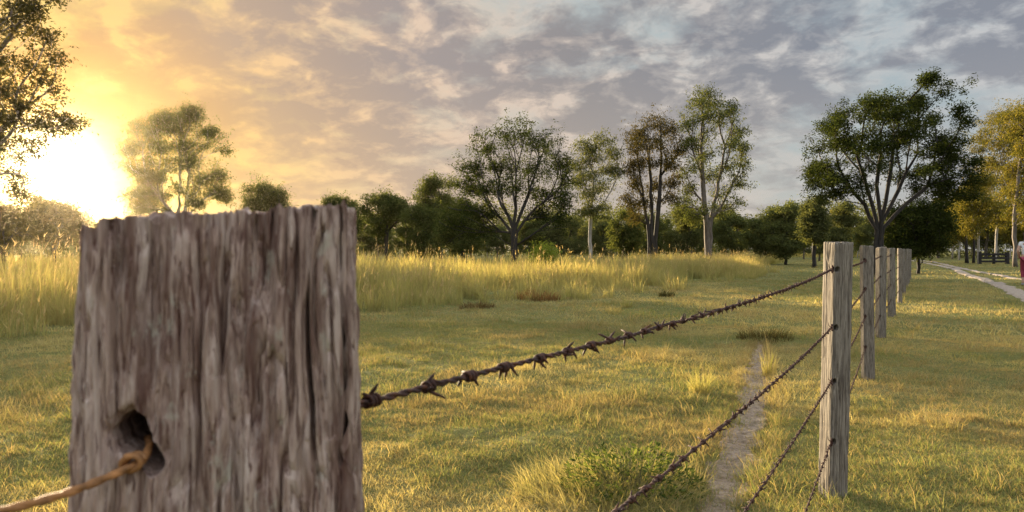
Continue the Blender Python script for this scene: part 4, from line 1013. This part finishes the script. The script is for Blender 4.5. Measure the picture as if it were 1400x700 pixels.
# resample and twist two strands
s_ = np.concatenate(([0], np.cumsum(np.linalg.norm(np.diff(pts, axis=0), axis=1)))); tt = np.concatenate((np.arange(0, .25, .0012), np.arange(.25, s_[-1], .02)))
ln = np.stack([np.interp(tt, s_, pts[:, i_]) for i_ in range(3)], -1)
for i_ in range(4): ln[1:-1] = .5*ln[1:-1]+.25*(ln[:-2]+ln[2:])
T = np.gradient(ln, axis=0); T /= np.linalg.norm(T, axis=1)[:, None]; U = np.cross(T, (0, 0, 1.)); U /= np.linalg.norm(U, axis=1)[:, None]; V_ = np.cross(T, U)
rw = empty('rusty_wire', tuple(p1), 0, 'orange rusty plain wire coming out of the knot hole of the big post', 'wire')
for ph in (0, PI):
    an = tt/.022*2*PI+ph; g.tube(ln-p1+(np.cos(an)[:, None]*U+np.sin(an)[:, None]*V_)*.0005, .0015, 7)
link('strand', g.mesh('rusty_strand', True), RUSTO, rw)
g = Geo(); a_ = np.linspace(0, 2.3*2*PI, 60)
lc = np.stack([np.append(loc2w(HOLE[0]-.002+.0042*math.cos(x_)-.0012*x_/6, -PD/2+.0005+.0022*math.sin(x_*.7)), HOLE[1]-.0085+.0036*math.sin(x_+.3)) for x_ in a_])
g.tube(lc-p1, .0014, 7)
link('knot', g.mesh('wire_knot', True), RUSTO, rw)

# ------------------------------------------------------------------ gate and person
gd = 62
gx0, gx1 = wx(1339, gd), wx(1377, gd); gl = gx1-gx0
gate = empty('wooden_gate', (gx0, gd, 0), 0, 'dark wooden gate of three rails between thick posts, under the golden gums', 'gate')
GW = plain_mat('dark_gate_wood', (.018, .014, .012), .85, 0, .4, 12)
gh = wz(346, gd)
for k, (xx, w_, hh) in enumerate(((0, .24, gh+.08), (gl*.52, .16, gh-.04), (gl, .24, gh+.04))):
    g = Geo(); g.box(xx, 0, hh/2-.1, w_, w_, hh+.2, .1); g.box(xx, 0, hh+.015, w_*1.06, w_*1.06, .03, .1); link('gate_post', g.mesh('gate_post'), GW, gate)
for zr in (.22, .52, .84):
    g = Geo(); g.box(gl/2, -.10, zr*gh/.95, gl+.2, .06, .17); link('rail', g.mesh('rail'), GW, gate)

def skin_body(verts, edges, radii, name):
    me = bpy.data.meshes.new(name); me.from_pydata(verts, edges, [])
    o = bpy.data.objects.new(name, me); COL.objects.link(o)
    sk = o.modifiers.new('skin', 'SKIN'); me.skin_vertices.new() if not me.skin_vertices else None
    for v_, r_ in zip(me.skin_vertices[0].data, radii): v_.radius = r_ if isinstance(r_, tuple) else (r_, r_)
    me.skin_vertices[0].data[0].use_root = True
    ss = o.modifiers.new('sub', 'SUBSURF'); ss.levels = 2; ss.render_levels = 2
    dg = bpy.context.evaluated_depsgraph_get(); m2 = bpy.data.meshes.new_from_object(o.evaluated_get(dg))
    bpy.data.objects.remove(o); 
    for p_ in m2.polygons: p_.use_smooth = True
    return m2
pd_ = 24.0; pxw = wx(1403.5, pd_)
per = empty('person', (pxw, pd_, float(ground_h(pxw, pd_))), math.radians(-28), 'person in a white top and dark red leggings walking away at the right edge', 'person')
SKIN = plain_mat('skin', (.50, .30, .21), .6, 0, .05); SHIRT = plain_mat('white_shirt', (.72, .70, .68), .85, 0, .06); SHORT = plain_mat('dark_red_cloth', (.26, .03, .055), .8, 0, .15); HAIR = plain_mat('brown_hair', (.06, .035, .02), .6, 0, .3, 40); SHOE = plain_mat('grey_shoes', (.25, .25, .27), .7, 0, .2)
#            0 pelvis        1 waist       2 chest        3 neck         4 head lo      5 head mid     6 head top
bv = [(0, 0, .92), (0, .0, 1.08), (0, .0, 1.27), (0, .0, 1.44), (0, .015, 1.52), (0, .02, 1.58), (0, .01, 1.66),
      (-.17, 0, 1.36), (-.24, -.06, 1.12), (-.19, .10, .94), (-.18, .15, .87),
      (.17, 0, 1.36), (.24, .04, 1.12), (.22, .16, .93), (.21, .20, .86),
      (-.085, 0, .86), (-.09, .10, .48), (-.095, -.02, .09), (-.095, .12, .035),
      (.085, 0, .86), (.09, -.06, .49), (.10, -.30, .13), (.10, -.21, .04)]
be = [(0, 1), (1, 2), (2, 3), (3, 4), (4, 5), (5, 6), (2, 7), (7, 8), (8, 9), (9, 10), (2, 11), (11, 12), (12, 13), (13, 14), (0, 15), (15, 16), (16, 17), (17, 18), (0, 19), (19, 20), (20, 21), (21, 22)]
br = [(.14, .10), (.12, .09), (.145, .10), .055, .07, .095, .06, .055, .042, .033, .03, .055, .042, .033, .03, .085, .055, .038, .035, .085, .055, .038, .035]
body = skin_body(bv, be, br, 'body'); body.materials.append(SKIN); link('body', body, None, per)
sh = skin_body([bv[0], bv[1], bv[2], (0, 0, 1.40), bv[7], (-.205, -.03, 1.24), bv[11], (.205, .02, 1.24)], [(0, 1), (1, 2), (2, 3), (2, 4), (4, 5), (2, 6), (6, 7)], [(.165, .125), (.14, .11), (.165, .12), (.07, .07), .072, .06, .072, .06], 'shirt'); sh.materials.append(SHIRT); link('shirt', sh, None, per)
le = skin_body([(0, 0, .93), bv[15], bv[16], (-.094, .02, .22), bv[19], bv[20], (.098, -.22, .23)], [(0, 1), (1, 2), (2, 3), (0, 4), (4, 5), (5, 6)], [(.17, .13), .105, .07, .05, .105, .07, .05], 'leggings'); le.materials.append(SHORT); link('leggings', le, None, per)
hr = skin_body([(0, -.03, 1.60), (0, -.01, 1.67), (0, -.10, 1.58), (0, -.14, 1.46), (0, -.13, 1.36)], [(0, 1), (0, 2), (2, 3), (3, 4)], [.105, .085, .05, .042, .015], 'hair'); hr.materials.append(HAIR); link('hair', hr, None, per)
for sx, (fx, fy, fz), tl in ((-1, (-.095, .03, .045), 0), (1, (.10, -.25, .085), .5)):
    sm = skin_body([(0, -.07, 0), (0, .04, 0), (0, .13, -.012)], [(0, 1), (1, 2)], [.045, .047, .033], 'shoe'); sm.materials.append(SHOE)
    o = link('shoe', sm, None, per, (fx, fy, fz)); o.rotation_euler = (-tl, 0, 0)

# ------------------------------------------------------------------ haze
HZ = .00007
hm, nt = new_mat('morning_haze'); vp = N(nt, 'ShaderNodeVolumePrincipled')
vp.inputs['Color'].default_value = (1.0, .82, .55, 1); vp.inputs['Density'].default_value = HZ; vp.inputs['Anisotropy'].default_value = .9
nt.links.new(vp.outputs[0], N(nt, 'ShaderNodeOutputMaterial').inputs['Volume'])
g = Geo(); g.box(0, 350, 9.0, 1440, 840, 21)
tag(link('haze', g.mesh('haze'), hm), 'thin warm morning haze lying over the paddock', 'haze', kind='stuff')
